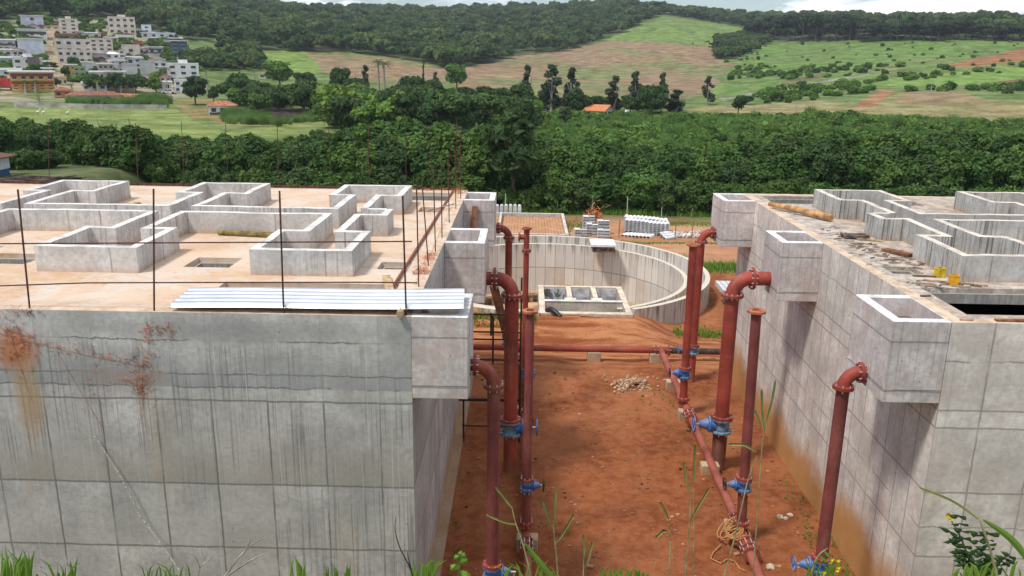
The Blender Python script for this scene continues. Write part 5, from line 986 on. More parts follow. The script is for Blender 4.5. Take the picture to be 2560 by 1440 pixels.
# light green brush in the valley behind the belt
br=[(1290,345),(1330,300),(1400,284),(1480,285),(1560,292),(1720,284),(1880,288),(2100,294),(2330,304),(2760,318),(2760,420),(1300,420)]
x,y,z,px,py=samp(9000,84,200,1150,2750,[br],15);n=len(x);m_=rg.random(n)<.42;x,y,z=x[m_],y[m_],z[m_];n=len(x)
scatter('valley_brush','light green brush and tall grass in the valley behind the dark belt','brush',np.stack([x,y,z],1),rg.uniform(.35,1.0,n)*(.5+1.2*_vn(x,y,11,77)),rg.uniform(0,6.28,n),rg.choice([0,0,1,1,2,2,3,4],n),SHR+SHD[:1]+REED)
cn=[(560,290),(700,284),(830,288),(830,300),(690,312),(566,308)];x,y,z,px,py=samp(30000,120,240,540,840,[cn],16);n=len(x);m_=rg.random(n)<.18;x,y,z=x[m_],y[m_],z[m_];n=len(x);dry=((px[m_]>680)&(px[m_]<765)&(py[m_]<304))
scatter('cane_patch','patch of green cane with a dry purplish clump beside the lone farmhouse','cane',np.stack([x,y,z],1),rg.uniform(.35,.9,n)*(.6+.7*_vn(x,y,6,19)),rg.uniform(0,6.28,n),np.where(dry,2,rg.integers(0,2,n)),REED+REEDD)
gp=[(175,254),(275,254),(275,262),(175,262)],[(288,255),(415,250),(415,268),(288,266)];x,y,z,px,py=samp(20000,170,230,150,430,list(gp),17);n=len(x);m_=rg.random(n)<.2;x,y,z=x[m_],y[m_],z[m_];n=len(x)
scatter('cane_hedge','leafy cane hedge behind the grey boundary wall','cane',np.stack([x,y,z],1),rg.uniform(.3,.8,n)*(.5+_vn(x,y,5,8)),rg.uniform(0,6.28,n),rg.integers(0,2,n),REED)
# the dark belt: mass of thicket behind, single trees in its front rows
def ztopmax(px,Y):
    yt=np.interp(px,[-100,40,200,420,700,900,1100,1250,1500,1800,2000,2200,2400,2600,2800],[315,312,318,335,348,325,305,322,356,366,360,350,352,360,360])+(_vn(np.asarray(px,float),np.asarray(Y,float)*6,95.,91)-.5)*46;hz=np.interp(px,[0,2560],[133,169]);return CZ-Y*(yt-hz)/2076.5
r=np.random.default_rng(21);n=1500;a=r.uniform(azim(-250),azim(2800),n);Yv=70+42*r.random(n)**1.2;x=np.tan(a)*Yv;z=gz(x,Yv);px,py=proj(x,Yv,z)
ok=~((px<260)&(Yv<90));zt=ztopmax(px,Yv)-z;ok&=zt>1.2;sc_=np.clip(zt*r.uniform(.55,1.22,n)/5.6,.30,1.2);x,Yv,z,sc_=x[ok],Yv[ok],z[ok],sc_[ok];n=len(x)
scatter('thicket','dense dark green thicket of small trees filling the belt behind its front row','thicket',np.stack([x,Yv,z-.2],1),sc_,rg.uniform(0,6.28,n),rg.integers(0,8,n),BTREE+BUSH)
GB='leafy trees along the front of the green belt'
def behind(px):
    return 'behind the left part of the grey roof' if px<480 else 'behind the middle of the grey roof' if px<850 else 'behind the right part of the grey roof' if px<1180 else 'above the row of white culvert pieces' if px<1330 else 'behind the drying bed and block piles' if px<1540 else 'behind the half-pipe stack' if px<1790 else 'behind the left half of the pale roof' if px<2200 else 'behind the right half of the pale roof'
i=0
for row,(Yr,step,hh,nm) in enumerate(((66.0,58,.86,'low bushy tree in the first row'),(69.5,66,1.0,'taller leafy tree in the second row'))):
    px_=-120+row*30
    while px_<2720:
        Yq=Yr+random.uniform(-1,1);xq=pY(px_,400,Yq)[0];zq=gzf(xq,Yq)
        if not(px_<190):
            mx=float(ztopmax(px_,Yq))-zq;q=min(mx*random.uniform(.86,1.04)/5.7,hh*random.uniform(.8,1.12)) if row else random.uniform(.72,1.08)*(1.0 if px_<1900 else .9)
            if row==0 and 1190<px_<1345:q*=.55
            plant('belt_tree',nm+', '+behind(px_),'tree',(xq,Yq,zq),(BTREE if row else BUSH)[i%4],BTR,q,random.uniform(0,6.28),GB)
        px_+=step*random.uniform(.8,1.2);i+=1
for j,(px_,Yq,q) in enumerate(((-40,96,.95),(30,93,.9),(95,92,.85),(150,94,.95),(205,90,1.0))):
    xq=pY(px_,400,Yq)[0];plant('belt_tree','dark tree standing back behind the grassy clearing at far left','tree',(xq,Yq,gzf(xq,Yq)),BTREE[j%4],BTR,q,j,GB)
for j,(px_,Yq,q) in enumerate(((36,63,.42),(66,63,.46),(96,63.5,.42),(124,64,.44))):
    xq=pY(px_,400,Yq)[0];plant('clipped_bush','low clipped bush in the hedge at the edge of the grassy clearing','bush',(xq,Yq,gzf(xq,Yq)),BUSH[j%4],None,q,j,'hedge bushes at the clearing')
X=pY(1285,400,64.6)[0];plant('dark_tree','tall dark tree with drooping leaves above the white culvert pieces','tree',(X,66,gzf(X,66)),leafmesh('droop_crown',[(q[0],q[1],q[2],q[3],q[4],q[5]) for q in blobs(260,16,2.0,4.6,2.4,.9)],2300,.36,261,M_lm,2.6,.45,.7),trunkmesh('dark_trunk',6,.12,262,M_bark,6,.4,.35),1.08,0)
X=pY(2362,350,92)[0];plant('silver_tree','tree with pale silvery leaves near the right end of the belt','tree',(X,78,gzf(X,78)),leafmesh('silver_crown',[(q[0]*1.35,q[1]*1.35,q[2],q[3],q[4],q[5]*.6) for q in blobs(270,14,2.4,3.0,2.4,.6)],1500,.5,271,M_ls,1.8,.45),BTR,1.0,0)
X=pY(1190,300,120)[0];plant('silver_bush','small silvery bush in the middle of the belt top','bush',(X,108,gzf(X,108)),leafmesh('silver_bush_crown',blobs(272,8,1.5,1.8,1.6,.6),420,.45,273,M_ls,1.8,.4),None,.95,0)
# single trees of the middle distance: pixel column, base row, top row, width, kind, label
def tree_at(px_,base,top,wpx,kind,label,grp=None,name='tree',cat='tree',d0=110):
    X,Y,Z=hit(px_,base,d0);d=math.hypot(X,Y);h=zray(px_,top,d)-Z;wm_=wpx*d/F
    me,tr,H0,W0={'mid':(MID[hash_(px_)%4],MIDT,8.0,10.),'lgt':(LGT[hash_(px_)%2],MIDT,7.6,10.),'euc':(EUC[hash_(px_)%3],EUCT,16.,5.6),'umb':(UMB,UMBT,10.8,14.),'rid':(RID[hash_(px_)%4],RIDT[hash_(px_)%2],11.6,12.)}[kind]
    plant(name,label,cat,(X,Y,Z-.2),me,tr,(wm_/W0,wm_/W0,h/H0),px_*.37%6.28,grp)
def hash_(v):return int(v*7919)%97
TM=((241,229,180,56,'mid','broad dark tree in front of the town, left of three'),(292,231,178,50,'mid','broad dark tree in front of the town beside a palm'),(340,232,182,52,'mid','layered dark tree in front of the town, middle of the row'),(391,232,191,50,'lgt','rounded bright tree in front of the town, right of the row'),(128,178,152,34,'mid','tree standing in the lower dirt street'),(141,218,193,26,'mid','tree beside the orange school'),(163,192,167,22,'mid','small tree at the foot of the dirt street'),(489,262,184,68,'mid','big round tree alone beside the main road'),(535,256,212,34,'mid','dark round bush under the big roadside tree'),(600,262,178,105,'mid','largest dark tree left of the lone farmhouse'),(640,270,200,90,'mid','dark tree just above the lone farmhouse'),(700,215,150,80,'lgt','bumpy light green tree below the lime field'),(645,285,232,60,'lgt','bright tree right of the lone farmhouse'),(700,290,210,85,'mid','wide tree in the grove right of the farmhouse'),(760,292,196,90,'mid','wide tree in the middle of the grove'),(805,290,205,85,'mid','wide tree at the right end of the grove'),(846,240,163,66,'mid','round dark tree below the brown field'),(918,262,160,36,'euc','sparse slender tree below the brown field'),(770,232,176,70,'mid','dark tree at the lower edge of the brown field'),(890,245,190,60,'mid','tree left of the tall palms'),(1040,272,184,95,'mid','big layered tree right of the tall palms'),(1000,268,205,60,'mid','tree at the foot of the tall palms'),(1142,222,156,62,'lgt','feathery bluish tree at the field corner'),(1120,285,230,52,'lgt','rounded tree in front of the dark grove'),(1092,278,196,70,'mid','dark tree of the central grove'),(1165,280,212,70,'mid','wide dark tree of the central grove'),(1215,282,210,76,'mid','wide dark tree at the right end of the central grove'),(1310,285,206,76,'mid','dark tree left of the white shed'),(1262,285,214,64,'mid','dark tree between grove and white shed'),(1438,288,214,78,'mid','dark round tree above the white barn'),(1500,285,236,54,'mid','dark tree left of the orange roof'),(1575,288,236,52,'mid','tree with forked trunk right of the orange roof'),(1628,292,206,84,'mid','tallest dark tree by the farm paddock'),(1688,288,224,66,'euc','greyish bare tree at the paddock end'),(1845,285,234,44,'mid','lone tree on the tan field'),(1412,312,262,42,'mid','dark bush in front of the white barn'),(1865,262,236,40,'mid','bush on the slope behind the lone tree'),(1060,250,150,10,'euc','thin bare tree in the brown field'),(1090,230,178,26,'euc','small sparse tree in the brown field'))
for t_ in TM:tree_at(*t_)
for t_ in ((1316,282,164,42,'euc','dark eucalyptus, leftmost of the tall farm trees'),(1378,285,152,66,'euc','tallest eucalyptus above the white shed'),(1428,284,170,50,'euc','eucalyptus right of the tallest one'),(1534,282,190,50,'euc','rounded eucalyptus above the orange roof'),(1584,284,175,46,'euc','pointed eucalyptus right of the orange roof'),(1652,280,178,36,'euc','slim eucalyptus above the paddock'),(1768,262,190,36,'euc','lone eucalyptus at the foot of the green slope')):tree_at(*t_,name='eucalyptus')
for t_ in ((1641,34,4,34,'umb','umbrella tree on the very top of the ridge'),(1566,40,8,34,'umb','flat tree just left of the ridge top'),(996,48,21,28,'umb','umbrella tree standing out of the far ridge'),(680,34,6,90,'umb','wide umbrella tree on the left hill shoulder'),(1790,60,33,16,'umb','tiny umbrella tree right of the ridge top'),(1870,66,36,18,'umb','tiny umbrella tree left of the dark woodland'),(790,52,24,40,'umb','flat tree on the saddle of the ridge'),(2300,96,36,24,'euc','pale slender tree rising above the right woodland'),(2205,94,34,24,'euc','pale slender tree in the gap of the woodland'),(2242,94,34,20,'euc','second pale slender tree in the gap of the woodland')):tree_at(*t_,name='ridge_tree')
k_=0
for px_ in np.arange(1885,2800,17.):
    top=np.interp(px_,[1880,1920,2000,2080,2150,2170,2330,2370,2450,2520,2600,2800],[58,34,24,28,36,52,56,46,48,54,58,58])+random.uniform(-3,5);b_=np.interp(px_,[1880,1960,2150,2800],[98,104,103,99])+random.uniform(-3.5,2.5)
    tree_at(px_,b_,top,random.uniform(48,66),'rid','tall dark tree with pale trunk at the edge of the right hilltop wood','trees along the edge of the right hilltop wood',name='wood_edge_tree')

# groves of the valley: masses of broad trees
def ytop(px):return np.interp(px,[540,575,610,650,700,760,800,840,880,920,960,1000,1060,1100,1170,1250,1300,1330,1450,1600,1720],[225,195,190,208,205,198,204,196,190,206,226,200,200,208,214,222,226,232,228,224,240])
def grove(name,label,polys,n,frac,seed,d0,d1,k0,k1,kinds=None):
    x,y,z,px,py=samp(n,d0,d1,520,1760,polys,seed);m=np.random.default_rng(seed).random(len(x))<frac;x,y,z,px=x[m],y[m],z[m],px[m];n=len(x)
    d=np.hypot(x,y);hh=CZ+d*(np.interp(px,[0,2560],[133,169])-ytop(px))/2076.5-z;s=np.clip(hh*rg.uniform(k0,k1,n)/7.6,.35,1.5)
    scatter(name,label,'grove',np.stack([x,y,z-.3],1),s,rg.uniform(0,6.28,n),rg.integers(0,6,n),MID+LGT)
grove('near_grove','broad dark mass of trees in the valley just behind the belt',[[(835,318),(880,296),(1000,288),(1290,296),(1330,318),(1300,350),(1000,360),(840,350)]],9000,.05,31,105,175,.62,.93)
grove('farm_grove','grove of dark trees between the lone farmhouse and the farm across the valley',[[(560,250),(700,236),(860,250),(1000,262),(1290,268),(1290,290),(840,300),(780,290),(690,284),(610,276)]],16000,.055,32,150,330,.72,.98)
grove('farm_tree_line','line of dark trees close behind the farm buildings across the valley',[[(1290,268),(1725,272),(1725,282),(1290,280)]],16000,.12,33,170,330,.55,.95)
# palms
def palm_mesh(seed,n,L,droop,mat):
    r=random.Random(seed);b=MB()
    for k in range(n):
        a=6.283*k/n+r.uniform(-.2,.2);e=r.uniform(.15,1.15);pts=[]
        for q in range(9):
            t_=q/8;rr=L*t_*math.cos(e*(1-.35*t_));zz=L*t_*math.sin(e)-droop*L*t_*t_;pts.append(Vector((rr*math.cos(a),rr*math.sin(a),zz)))
        side=Vector((-math.sin(a),math.cos(a),0))
        for q in range(8):
            p0,p1=pts[q],pts[q+1];w_=L*.17*math.sin(math.pi*min(1,(q+.8)/8.6))
            for s in(-1,1):
                for h_ in(0,.5):
                    u=p0.lerp(p1,h_);v=p0.lerp(p1,h_+.34);tip=u.lerp(p1,.8)+side*s*w_+Vector((0,0,-w_*.45));b.add([u,v,tip],[(0,1,2)])
    me=bpy.data.meshes.new('palm_fronds');me.from_pydata(b.v,[],b.f);me.materials.append(mat);return me
PF=palm_mesh(1,22,3.4,.55,M_lm);PF2=palm_mesh(2,18,3.0,.5,M_ll)
def palm(px_,base,top,label,fr,wpx,grp=None,d0=120):
    X,Y,Z=hit(px_,base,d0);d=math.hypot(X,Y);h=(zray(px_,top,d)-Z);L=wpx*d/F/2;T=thing('palm_tree',label,'palm',(X,Y,Z),grp);hh=h-L*.55
    o=MB().tube([(0,0,-.5),(.05,0,hh*.5),(0,0,hh)],[.38,.30,.20],9).build('trunk',M_barkl,origin=(0,0,0),smooth=True);o.parent=T
    o=mkobj('crown',fr,T);o.location=(0,0,hh);o.scale=(L/3.4,)*3
    return T
palm(948,260,143,'royal palm with slimmer trunk, left one of the tall pair',PF,40,'tall royal palms');palm(962,262,146,'royal palm with fuller crown, right one of the tall pair',PF,52,'tall royal palms')
palm(303,232,180,'feathery palm between the dark trees before the town',PF,40);palm(246,234,196,'slim palm under the left dark tree before the town',PF2,26);palm(65,232,198,'small palm before the left part of the school',PF,24);palm(90,232,197,'small palm before the right part of the school',PF,24);palm(181,238,204,'short palm right of the dirt street',PF2,24);palm(519,230,168,'yellowish palm right of the big white house',PF2,34);palm(636,200,170,'yellowish palm by the half hidden cottage',PF2,26);palm(98,262,228,'banana-like palm near the grey boundary wall',PF2,36);palm(421,205,165,'bushy palm beside the side street',PF,24)
# ---------------------------------------------------------------- plants close to the camera
M_gr=leafmat('fresh grass blade',(.10,.22,.025),(.20,.34,.05),.3,.3,3.);M_grd=leafmat('seed head green',(.20,.25,.07),(.38,.40,.14),.2,.2,8.);M_stem=flat('grass stem',(.30,.27,.12),.8,var=.3,scale=20);M_twig=flat('bare grey twig',(.35,.31,.27),.9,var=.35,scale=20);M_dkst=flat('dark stem',(.05,.035,.035),.8);M_yf=flat('yellow petals',(.80,.60,.03),.6,var=.1)
def P3(px,py,Y):return Vector(pY(px,py,Y))
def smooth_path(pts,Y,n=14):
    Q=[P3(px,py,Y+(q[2] if len(q)>2 else 0)) for q in pts for px,py in [q[:2]]];out=[]
    for i in range(len(Q)-1):
        p0=Q[max(0,i-1)];p1=Q[i];p2=Q[i+1];p3=Q[min(len(Q)-1,i+2)]
        for k in range(n//(len(Q)-1)+2):
            t=k/(n//(len(Q)-1)+2);out.append(.5*((2*p1)+(p2-p0)*t+(2*p0-5*p1+4*p2-p3)*t*t+(3*p1-p0-3*p2+p3)*t**3))
    out.append(Q[-1]);return out
def to_ground(path):
    # carry a stem from the lower end of the path down to the slope
    p=path[0];g=gzf(p.x,p.y)
    return [Vector((p.x,p.y,g-.03)),Vector((p.x*.5+p.x*.5,p.y,(g+p.z)/2))]+path
def seedhead(b,path,w):
    n=len(path)
    for i in range(n-1):
        p=path[i];q=path[i+1];d=(q-p);L_=d.length;u=d.normalized();s=u.cross(Vector((0,1,0))).normalized();taper=min(1,.35+3*min(i/n,1-i/n))
        for k in range(2):
            c=p.lerp(q,k/2)
            for sg in(-1,1):
                a=c+s*sg*w*.1;t_=c+u*w*1.7*taper+s*sg*w*.40*taper;b.add([a,c+u*w*.7+s*sg*w*.42*taper+Vector((0,-.004,0)),t_,c+u*w*.9],[(0,1,2,3)])
def stalk(label,stem,heads,Y,r=.0028,leaf=()):
    pth=smooth_path(stem,Y);pg=to_ground(pth);g=pg[0];T=thing('grass_stalk',label,'grass stalk',tuple(g),'grass stalks standing before the camera')
    b=MB();b.tube(pg,[r*1.25]*2+[r*(1.2-.6*k/len(pth)) for k in range(len(pth))],6);b.build('stem',M_stem,T,smooth=True)
    for h in heads:
        b=MB();pp=smooth_path(h,Y,18);b.tube(pp,r*.8,5);seedhead(b,pp,.0088*Y/2.4);b.build('seed_head',M_grd,T,recalc=False)
    for l_ in leaf:
        b=MB();blade(b,smooth_path(l_,Y),.011*Y/2.4);b.build('leaf',M_gr,T,recalc=False)
def blade(b,path,w):
    n=len(path);v=[];f=[]
    for i,p in enumerate(path):
        d=(path[min(i+1,n-1)]-path[max(0,i-1)]).normalized();s=d.cross(Vector((0,1,0)));s=s.normalized() if s.length>1e-4 else Vector((1,0,0));t_=i/(n-1);ww=w*(math.sin(math.pi*min(1,.12+t_*.88))**.7 if t_<1 else 0)+1e-5
        v+=[p-s*ww,p+Vector((0,-ww*.5,0)),p+s*ww]
    for i in range(n-1):
        a=3*i;f+=[(a,a+1,a+4,a+3),(a+1,a+2,a+5,a+4)]
    b.add(v,f)
stalk('tall grass stalk with two drooping green heads before the left front pipe',[(1335,1470),(1310,1370),(1290,1310),(1280,1270)],[[(1280,1270),(1262,1245),(1243,1222)],[(1290,1312),(1258,1303),(1222,1288)]],2.6)
stalk('branching grass stalk with three upright heads left of the trench middle',[(1396,1470),(1392,1400),(1388,1360),(1383,1310)],[[(1383,1310),(1387,1270),(1389,1226)],[(1380,1315),(1368,1285),(1358,1256)],[(1390,1358),(1412,1325),(1433,1288)]],2.7,leaf=[[(1400,1470),(1360,1420),(1310,1355)]])
stalk('short pair of grass heads at the bottom of the trench',[(1458,1480),(1459,1400)],[[(1459,1400),(1460,1370),(1459,1342)],[(1462,1420),(1472,1390),(1480,1358)]],2.7)
stalk('slender stalk with pale head crossing the soil in mid trench',[(1668,1480),(1676,1370),(1672,1310)],[[(1672,1300),(1664,1280),(1653,1260)],[(1674,1332),(1660,1328),(1642,1341)]],2.8)
stalk('tall thin stalk with two long upright heads in mid trench',[(1712,1480),(1718,1380),(1724,1300),(1728,1240)],[[(1727,1240),(1716,1200),(1710,1160)],[(1724,1302),(1748,1262),(1772,1222)]],2.8)
stalk('thin stalk whose head stands against the right main',[(1734,1480),(1734,1330),(1734,1220)],[[(1733,1215),(1735,1170),(1738,1115)]],2.8)
stalk('long stalk leaning right with a head bent over the vent pipe',[(1800,1480),(1840,1330),(1870,1200),(1893,1140)],[[(1890,1130),(1862,1113),(1825,1110)]],2.8)
stalk('distant pair of seed heads against the pale wall',[(1880,1480),(1905,1120),(1912,1080)],[[(1912,1080),(1906,1030),(1904,978)],[(1914,1060),(1928,1010),(1938,955)],[(1905,1072),(1896,1048),(1888,1030)]],3.4)
stalk('large ribbed grass head arching over the pale wall at right',[(2500,1480),(2480,1390),(2450,1300)],[[(2446,1297),(2380,1252),(2302,1220)]],2.0,.004,leaf=[[(2600,1440),(2530,1350),(2456,1298)]])
def tuft(label,px0,px1,n,hmin,hmax,Y,seed,lean=.3,w=.008):
    r=random.Random(seed);c=P3((px0+px1)/2,1460,Y);T=thing('grass_tuft',label,'grass tuft',(c.x,c.y,gzf(c.x,c.y)),'grass tufts along the lower edge')
    b=MB()
    for _ in range(int(n*1.7)):
        x=r.uniform(px0,px1);h=r.uniform(hmin,hmax);dx=r.gauss(0,lean)*h;yy=Y+r.uniform(-.15,.15);p0=P3(x-dx*.3,1455,yy);p0=Vector((p0.x,yy,gzf(p0.x,yy)));blade(b,[p0,p0.lerp(P3(x,1450,yy),.6),P3(x,1450,yy),P3(x+dx*.4,1440-h*.6,yy),P3(x+dx,1440-h,yy)],w*r.uniform(.3,1.1))
    b.build('blades',M_gr,T,recalc=False)
tuft('bright green grass tuft in the bottom left corner',-30,75,26,20,75,2.6,1);tuft('thin grass blades at the bottom below the grey wall, left',90,190,9,5,50,2.7,2,.5,.006);tuft('two spiky green blades at the bottom below the middle of the wall',725,760,5,20,55,2.6,3,.2);tuft('three short green blades at the bottom right of the wall middle',795,880,7,8,40,2.6,4,.3);tuft('green blades at the bottom below the wall corner',1040,1085,12,15,48,2.7,5,.45);tuft('low bright leaves at the bottom of the trench',1490,1620,16,0,26,2.8,6,.6);tuft('thin green blades at the bottom before the left pipes',1260,1400,14,0,44,2.8,7,.7,.006);tuft('sparse green blades by the nearest right valve',2010,2130,12,5,60,2.9,8,.6,.005)
tuft('sparse grass tips at the bottom below the grey wall, middle',360,520,10,0,38,2.8,12,.6,.005);tuft('grass at the bottom right corner',2380,2560,16,0,50,2.3,13,.6,.008)
# bare twigs
def twig(label,paths,Y,r,mat,name='bare_twig'):
    b=MB();first=True
    for p in paths:
        q=smooth_path(p,Y)
        if first:q=to_ground(q);first=False
        b.tube(q,[r*(1.1-.8*k/len(q)) for k in range(len(q))],5)
    tag(b.build(name,mat,smooth=True),label,'twig')
twig('pale forked bare twig in front of the grey wall',[[(540,1470),(600,1390),(645,1352),(688,1338)],[(606,1388),(618,1368),(627,1346)],[(560,1445),(620,1405),(660,1385)]],2.4,.004,M_twig)
twig('thin dark curved stem before the corner of the grey wall',[[(1040,1470),(1025,1420),(1000,1370),(988,1325),(990,1290)],[(1028,1425),(1022,1400),(1018,1380)]],2.5,.003,M_dkst)
twig('dry branching weed in the bottom left',[[(490,1480),(500,1420),(520,1380)],[(500,1420),(490,1395),(480,1385)],[(505,1412),(522,1402),(535,1390)],[(512,1398),(506,1385),(503,1372)]],2.5,.002,M_twig,'dry_weed')
# leafy weeds
def leafy(label,stem,leaves,Y,ll,flowers=(),name='leafy_weed',cat='weed'):
    pth=to_ground(smooth_path(stem,Y));T=thing(name,label,cat,tuple(pth[0]));b=MB();b.tube(pth,[.0045*(1.1-.7*k/len(pth)) for k in range(len(pth))],6);b.build('stem',M_stem,T,smooth=True);b=MB()
    for (px,py,dx,dy,s) in leaves:
        p=P3(px,py,Y);q=P3(px+dx,py+dy,Y-.02);blade(b,[p,p.lerp(q,.3)+Vector((0,-.01,.002)),p.lerp(q,.65)+Vector((0,-.012,.004)),q],ll*s)
    b.build('leaves',M_gr if cat=='weed' else M_lm2,T,recalc=False)
    if flowers:
        b=MB()
        for px,py in flowers:
            c=P3(px,py,Y)
            for k in range(5):
                a=k*1.257;e=Vector((math.cos(a)*.009,-.004,math.sin(a)*.009));s_=Vector((-math.sin(a)*.005,0,math.cos(a)*.005));b.add([c,c+e*.6+s_,c+e,c+e*.6-s_],[(0,1,2,3)])
        b.build('flowers',M_yf,T,recalc=False)
M_lm2=leafmat('shrub leaf',(.025,.07,.02),(.06,.12,.035),.2,.25,6.)
leafy('small weed with round bright leaves at the foot of the left front pipe',[(1150,1480),(1147,1440),(1150,1390)],[(1148,1420,-22,-8,1.3),(1149,1405,20,-10,1.1),(1150,1398,-12,-12,1),(1150,1395,12,-14,1),(1150,1432,28,6,1.4),(1150,1392,3,-16,.8)],2.6,.014)
rl=random.Random(3);lv=[]
for sx_,sy_,ex,ey in((2440,1450,2374,1330),(2450,1440,2470,1335),(2420,1440,2395,1290),(2460,1450,2520,1390),(2430,1445,2400,1375),(2470,1450,2440,1340)):
    for k in range(7):
        t_=.25+.75*k/6;px=sx_+(ex-sx_)*t_;py=sy_+(ey-sy_)*t_
        for s_ in(-1,1):lv.append((px,py,s_*rl.uniform(16,30),rl.uniform(-16,14),rl.uniform(.7,1.2)))
leafy('dark feathery shrub with yellow flowers before the opening in the pale wall',[(2450,1500),(2430,1420),(2400,1340),(2372,1292)],lv,2.3,.0085,[(2372,1290),(2376,1295),(2452,1408),(2369,1287)],'flowering_shrub','shrub')
leafy('thin weed with yellow flowers hanging beside the nearest right valve',[(2010,1500),(2040,1400),(2070,1370)],[(2045,1395,-14,16,.6),(2060,1378,16,18,.6),(2050,1390,20,20,.6)],2.8,.009,[(2075,1405),(2080,1398),(2095,1400),(2060,1430),(2055,1437),(2065,1428),(2093,1425),(2096,1418)])
b=MB();r=random.Random(31)
for _ in range(420):
    x=r.uniform(-1.6,7.7);y=15+17*r.random()**1.3;s=r.uniform(.012,.045)*(1 if r.random()<.93 else 1.8);z=gzf(x,y)+s*.25;b.bar((x-s,y,z),(x+s,y+r.uniform(-s,s),z+r.uniform(-.3,.3)*s),s*1.5,s*1.1)
tag(b.build('soil_clods',flat('soil clods',(.36,.17,.09),.95,var=.6,scale=1.2)),'small stones and soil clods strewn over the trench floor','clods',kind='stuff')
# weeds on the trench floor
b=MB();r=random.Random(12)
for (cx,cy,sx_,sy_,n) in((7.45,18.3,.22,.5,60),(7.3,17.2,.2,.35,40),(7.5,20.5,.15,.6,30),(7.3,16.2,.2,.3,26),(6.2,24.5,.8,.8,22),(-1.55,18.2,.12,1.2,26),(-.4,17.5,.3,.6,24),(.5,19.6,.5,1.2,14),(5.0,27.2,.4,.5,30),(4.4,24.5,.5,.8,16)):
    for _ in range(n):
        x=min(cx+r.gauss(0,sx_),7.8);y=cy+r.gauss(0,sy_);z=gzf(x,y);
        for k in range(5):
            a=r.uniform(0,6.3);l=r.uniform(.05,.14);p=Vector((x,y,z));q=p+Vector((math.cos(a)*l*.7,math.sin(a)*l*.7,l));s=Vector((-math.sin(a),math.cos(a),0))*.010;b.add([p-s,p+s,q],[(0,1,2)])
tag(b.build('ground_weeds',M_gr,recalc=False),'sparse green weeds along the walls and pipes of the trench','weeds',kind='stuff')
b=MB();r=random.Random(15)
def gras(n,fx,fy,h):
    for _ in range(n):
        x,y=fx(),fy();z=gzf(x,y);a=r.uniform(0,6.3);l=h*r.uniform(.5,1.2);p=Vector((x,y,z-.02));q=p+Vector((math.cos(a)*l*.5,math.sin(a)*l*.5,l));s=Vector((-math.sin(a),math.cos(a),0))*.03;b.add([p-s,p+s,q],[(0,1,2)])
gras(1800,lambda:r.uniform(9.4,14),lambda:r.gauss(46.8,.55),.38);gras(500,lambda:r.uniform(8.6,9.8),lambda:r.gauss(48.2,.5),.4);gras(1100,lambda:r.uniform(-3,.6),lambda:r.gauss(33.3,.25),.2);gras(700,lambda:r.uniform(6.6,9.5),lambda:r.gauss(34.6,.35),.2);gras(700,lambda:r.uniform(3,5.2),lambda:r.gauss(59,1.4),.2);gras(1500,lambda:r.uniform(2.9,14),lambda:r.gauss(53.2,.25),.15);gras(900,lambda:r.uniform(9,15),lambda:r.gauss(60.5,.5),.2);gras(3500,lambda:r.uniform(-6,16),lambda:64.0+abs(r.gauss(0,.8)),.45)
tag(b.build('yard_grass',M_lb2 if False else M_gr,recalc=False),'rough green grass strips edging the yard and the round tank','grass',kind='stuff')
SUN=(-.46,-.33,1.);SUNE=2.9;SUNA=9.;SKY=.108;EXPO=0.13;HAZE=.00015
CLOUD_L=(11.5,11.6,11.8);CLOUD_D=(7.8,8.4,9.4)
# ---------------------------------------------------------------- light, sky, air, camera
w=bpy.data.worlds.new('World');S.world=w;w.use_nodes=True;t=w.node_tree
for n in list(t.nodes):t.nodes.remove(n)
out=t.nodes.new('ShaderNodeOutputWorld');bg=t.nodes.new('ShaderNodeBackground');bg.inputs[1].default_value=SKY;t.links.new(bg.outputs[0],out.inputs[0])
sky=t.nodes.new('ShaderNodeTexSky');sky.sky_type='NISHITA';sky.sun_disc=False;SD=Vector(SUN);sky.sun_elevation=math.asin(SD.normalized().z);sky.sun_rotation=math.atan2(SD.x,SD.y);sky.altitude=700
tc=t.nodes.new('ShaderNodeTexCoord');sx=t.nodes.new('ShaderNodeSeparateXYZ');t.links.new(tc.outputs['Generated'],sx.inputs[0])
def M(op,a,b):
    n=t.nodes.new('ShaderNodeMath');n.operation=op
    for i,q in enumerate((a,b)):
        if isinstance(q,(int,float)):n.inputs[i].default_value=q
        else:t.links.new(q,n.inputs[i])
    return n.outputs[0]
zz=M('ADD',M('MAXIMUM',sx.outputs[2],0),.16);cx=t.nodes.new('ShaderNodeCombineXYZ');t.links.new(M('DIVIDE',sx.outputs[0],zz),cx.inputs[0]);t.links.new(M('DIVIDE',sx.outputs[1],zz),cx.inputs[1])
def NZ(sc,det,off):
    a=t.nodes.new('ShaderNodeVectorMath');a.operation='ADD';a.inputs[1].default_value=off;t.links.new(cx.outputs[0],a.inputs[0])
    n=t.nodes.new('ShaderNodeTexNoise');n.inputs['Scale'].default_value=sc;n.inputs['Detail'].default_value=det;n.inputs['Roughness'].default_value=.6;t.links.new(a.outputs[0],n.inputs['Vector']);return n.outputs[0]
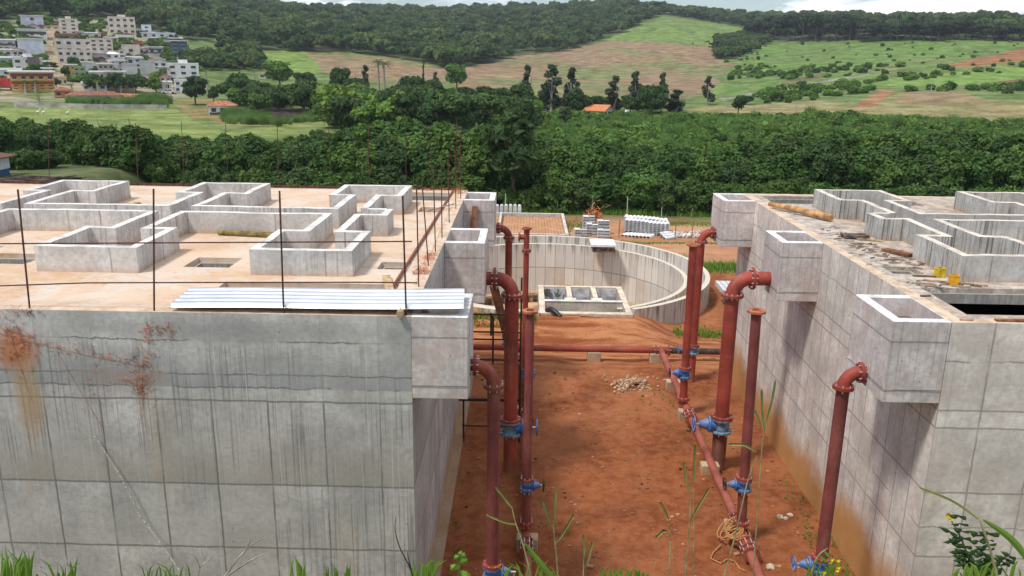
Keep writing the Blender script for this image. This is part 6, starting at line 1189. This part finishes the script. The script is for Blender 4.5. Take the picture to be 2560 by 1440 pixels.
def RP(x,a,b):
    n=t.nodes.new('ShaderNodeMapRange');n.interpolation_type='SMOOTHSTEP';t.links.new(x,n.inputs[0]);n.inputs[1].default_value=a;n.inputs[2].default_value=b;return n.outputs[0]
def MX(f,a,b):
    n=t.nodes.new('ShaderNodeMix');n.data_type='RGBA';t.links.new(f,n.inputs[0])
    for i,q in((6,a),(7,b)):
        if isinstance(q,tuple):n.inputs[i].default_value=q+(1,)
        else:t.links.new(q,n.inputs[i])
    return n.outputs[2]
cl=MX(RP(NZ(1.1,8,(3.1,.4,0)),.38,.6),CLOUD_D,CLOUD_L)
t.links.new(MX(RP(NZ(.75,7,(1.7,5.2,0)),.48,.55),sky.outputs[0],cl),bg.inputs[0])
L=bpy.data.lights.new('sun','SUN');L.energy=SUNE;L.angle=math.radians(SUNA);L.color=(1,.955,.88);so=bpy.data.objects.new('sun',L);COL.objects.link(so);so.location=(-20,-20,60)
so.rotation_euler=(-Vector(SUN)).to_track_quat('-Z','Y').to_euler()
if HAZE:
    b=MB();b.box(-1500,1500,-60,1420,-4.2,150)
    hm=bpy.data.materials.new('thin air');hm.use_nodes=True;ht=hm.node_tree
    for n in list(ht.nodes):ht.nodes.remove(n)
    o=ht.nodes.new('ShaderNodeOutputMaterial');pv=ht.nodes.new('ShaderNodeVolumePrincipled');pv.inputs['Color'].default_value=(.80,.88,1,1);pv.inputs['Density'].default_value=HAZE;pv.inputs['Anisotropy'].default_value=.2
    ht.links.new(pv.outputs[0],o.inputs['Volume']);ho=b.build('haze',hm);tag(ho,'thin bluish haze lying over the valley and the far hills','haze',kind='stuff')
cam=bpy.data.cameras.new('camera');co=bpy.data.objects.new('camera',cam);COL.objects.link(co);S.camera=co
cam.sensor_width=36;cam.lens=F/2560*36;cam.clip_start=.05;cam.clip_end=6000
mt=Matrix((( *RV,),(*UV,),(*(-FW),))).transposed().to_4x4();mt.translation=Vector(CAM);co.matrix_world=mt
S.view_settings.view_transform='Standard';S.view_settings.look='None';S.view_settings.exposure=EXPO;S.view_settings.gamma=1
S.cycles.volume_bounces=0;S.cycles.max_bounces=6;S.cycles.transparent_max_bounces=6
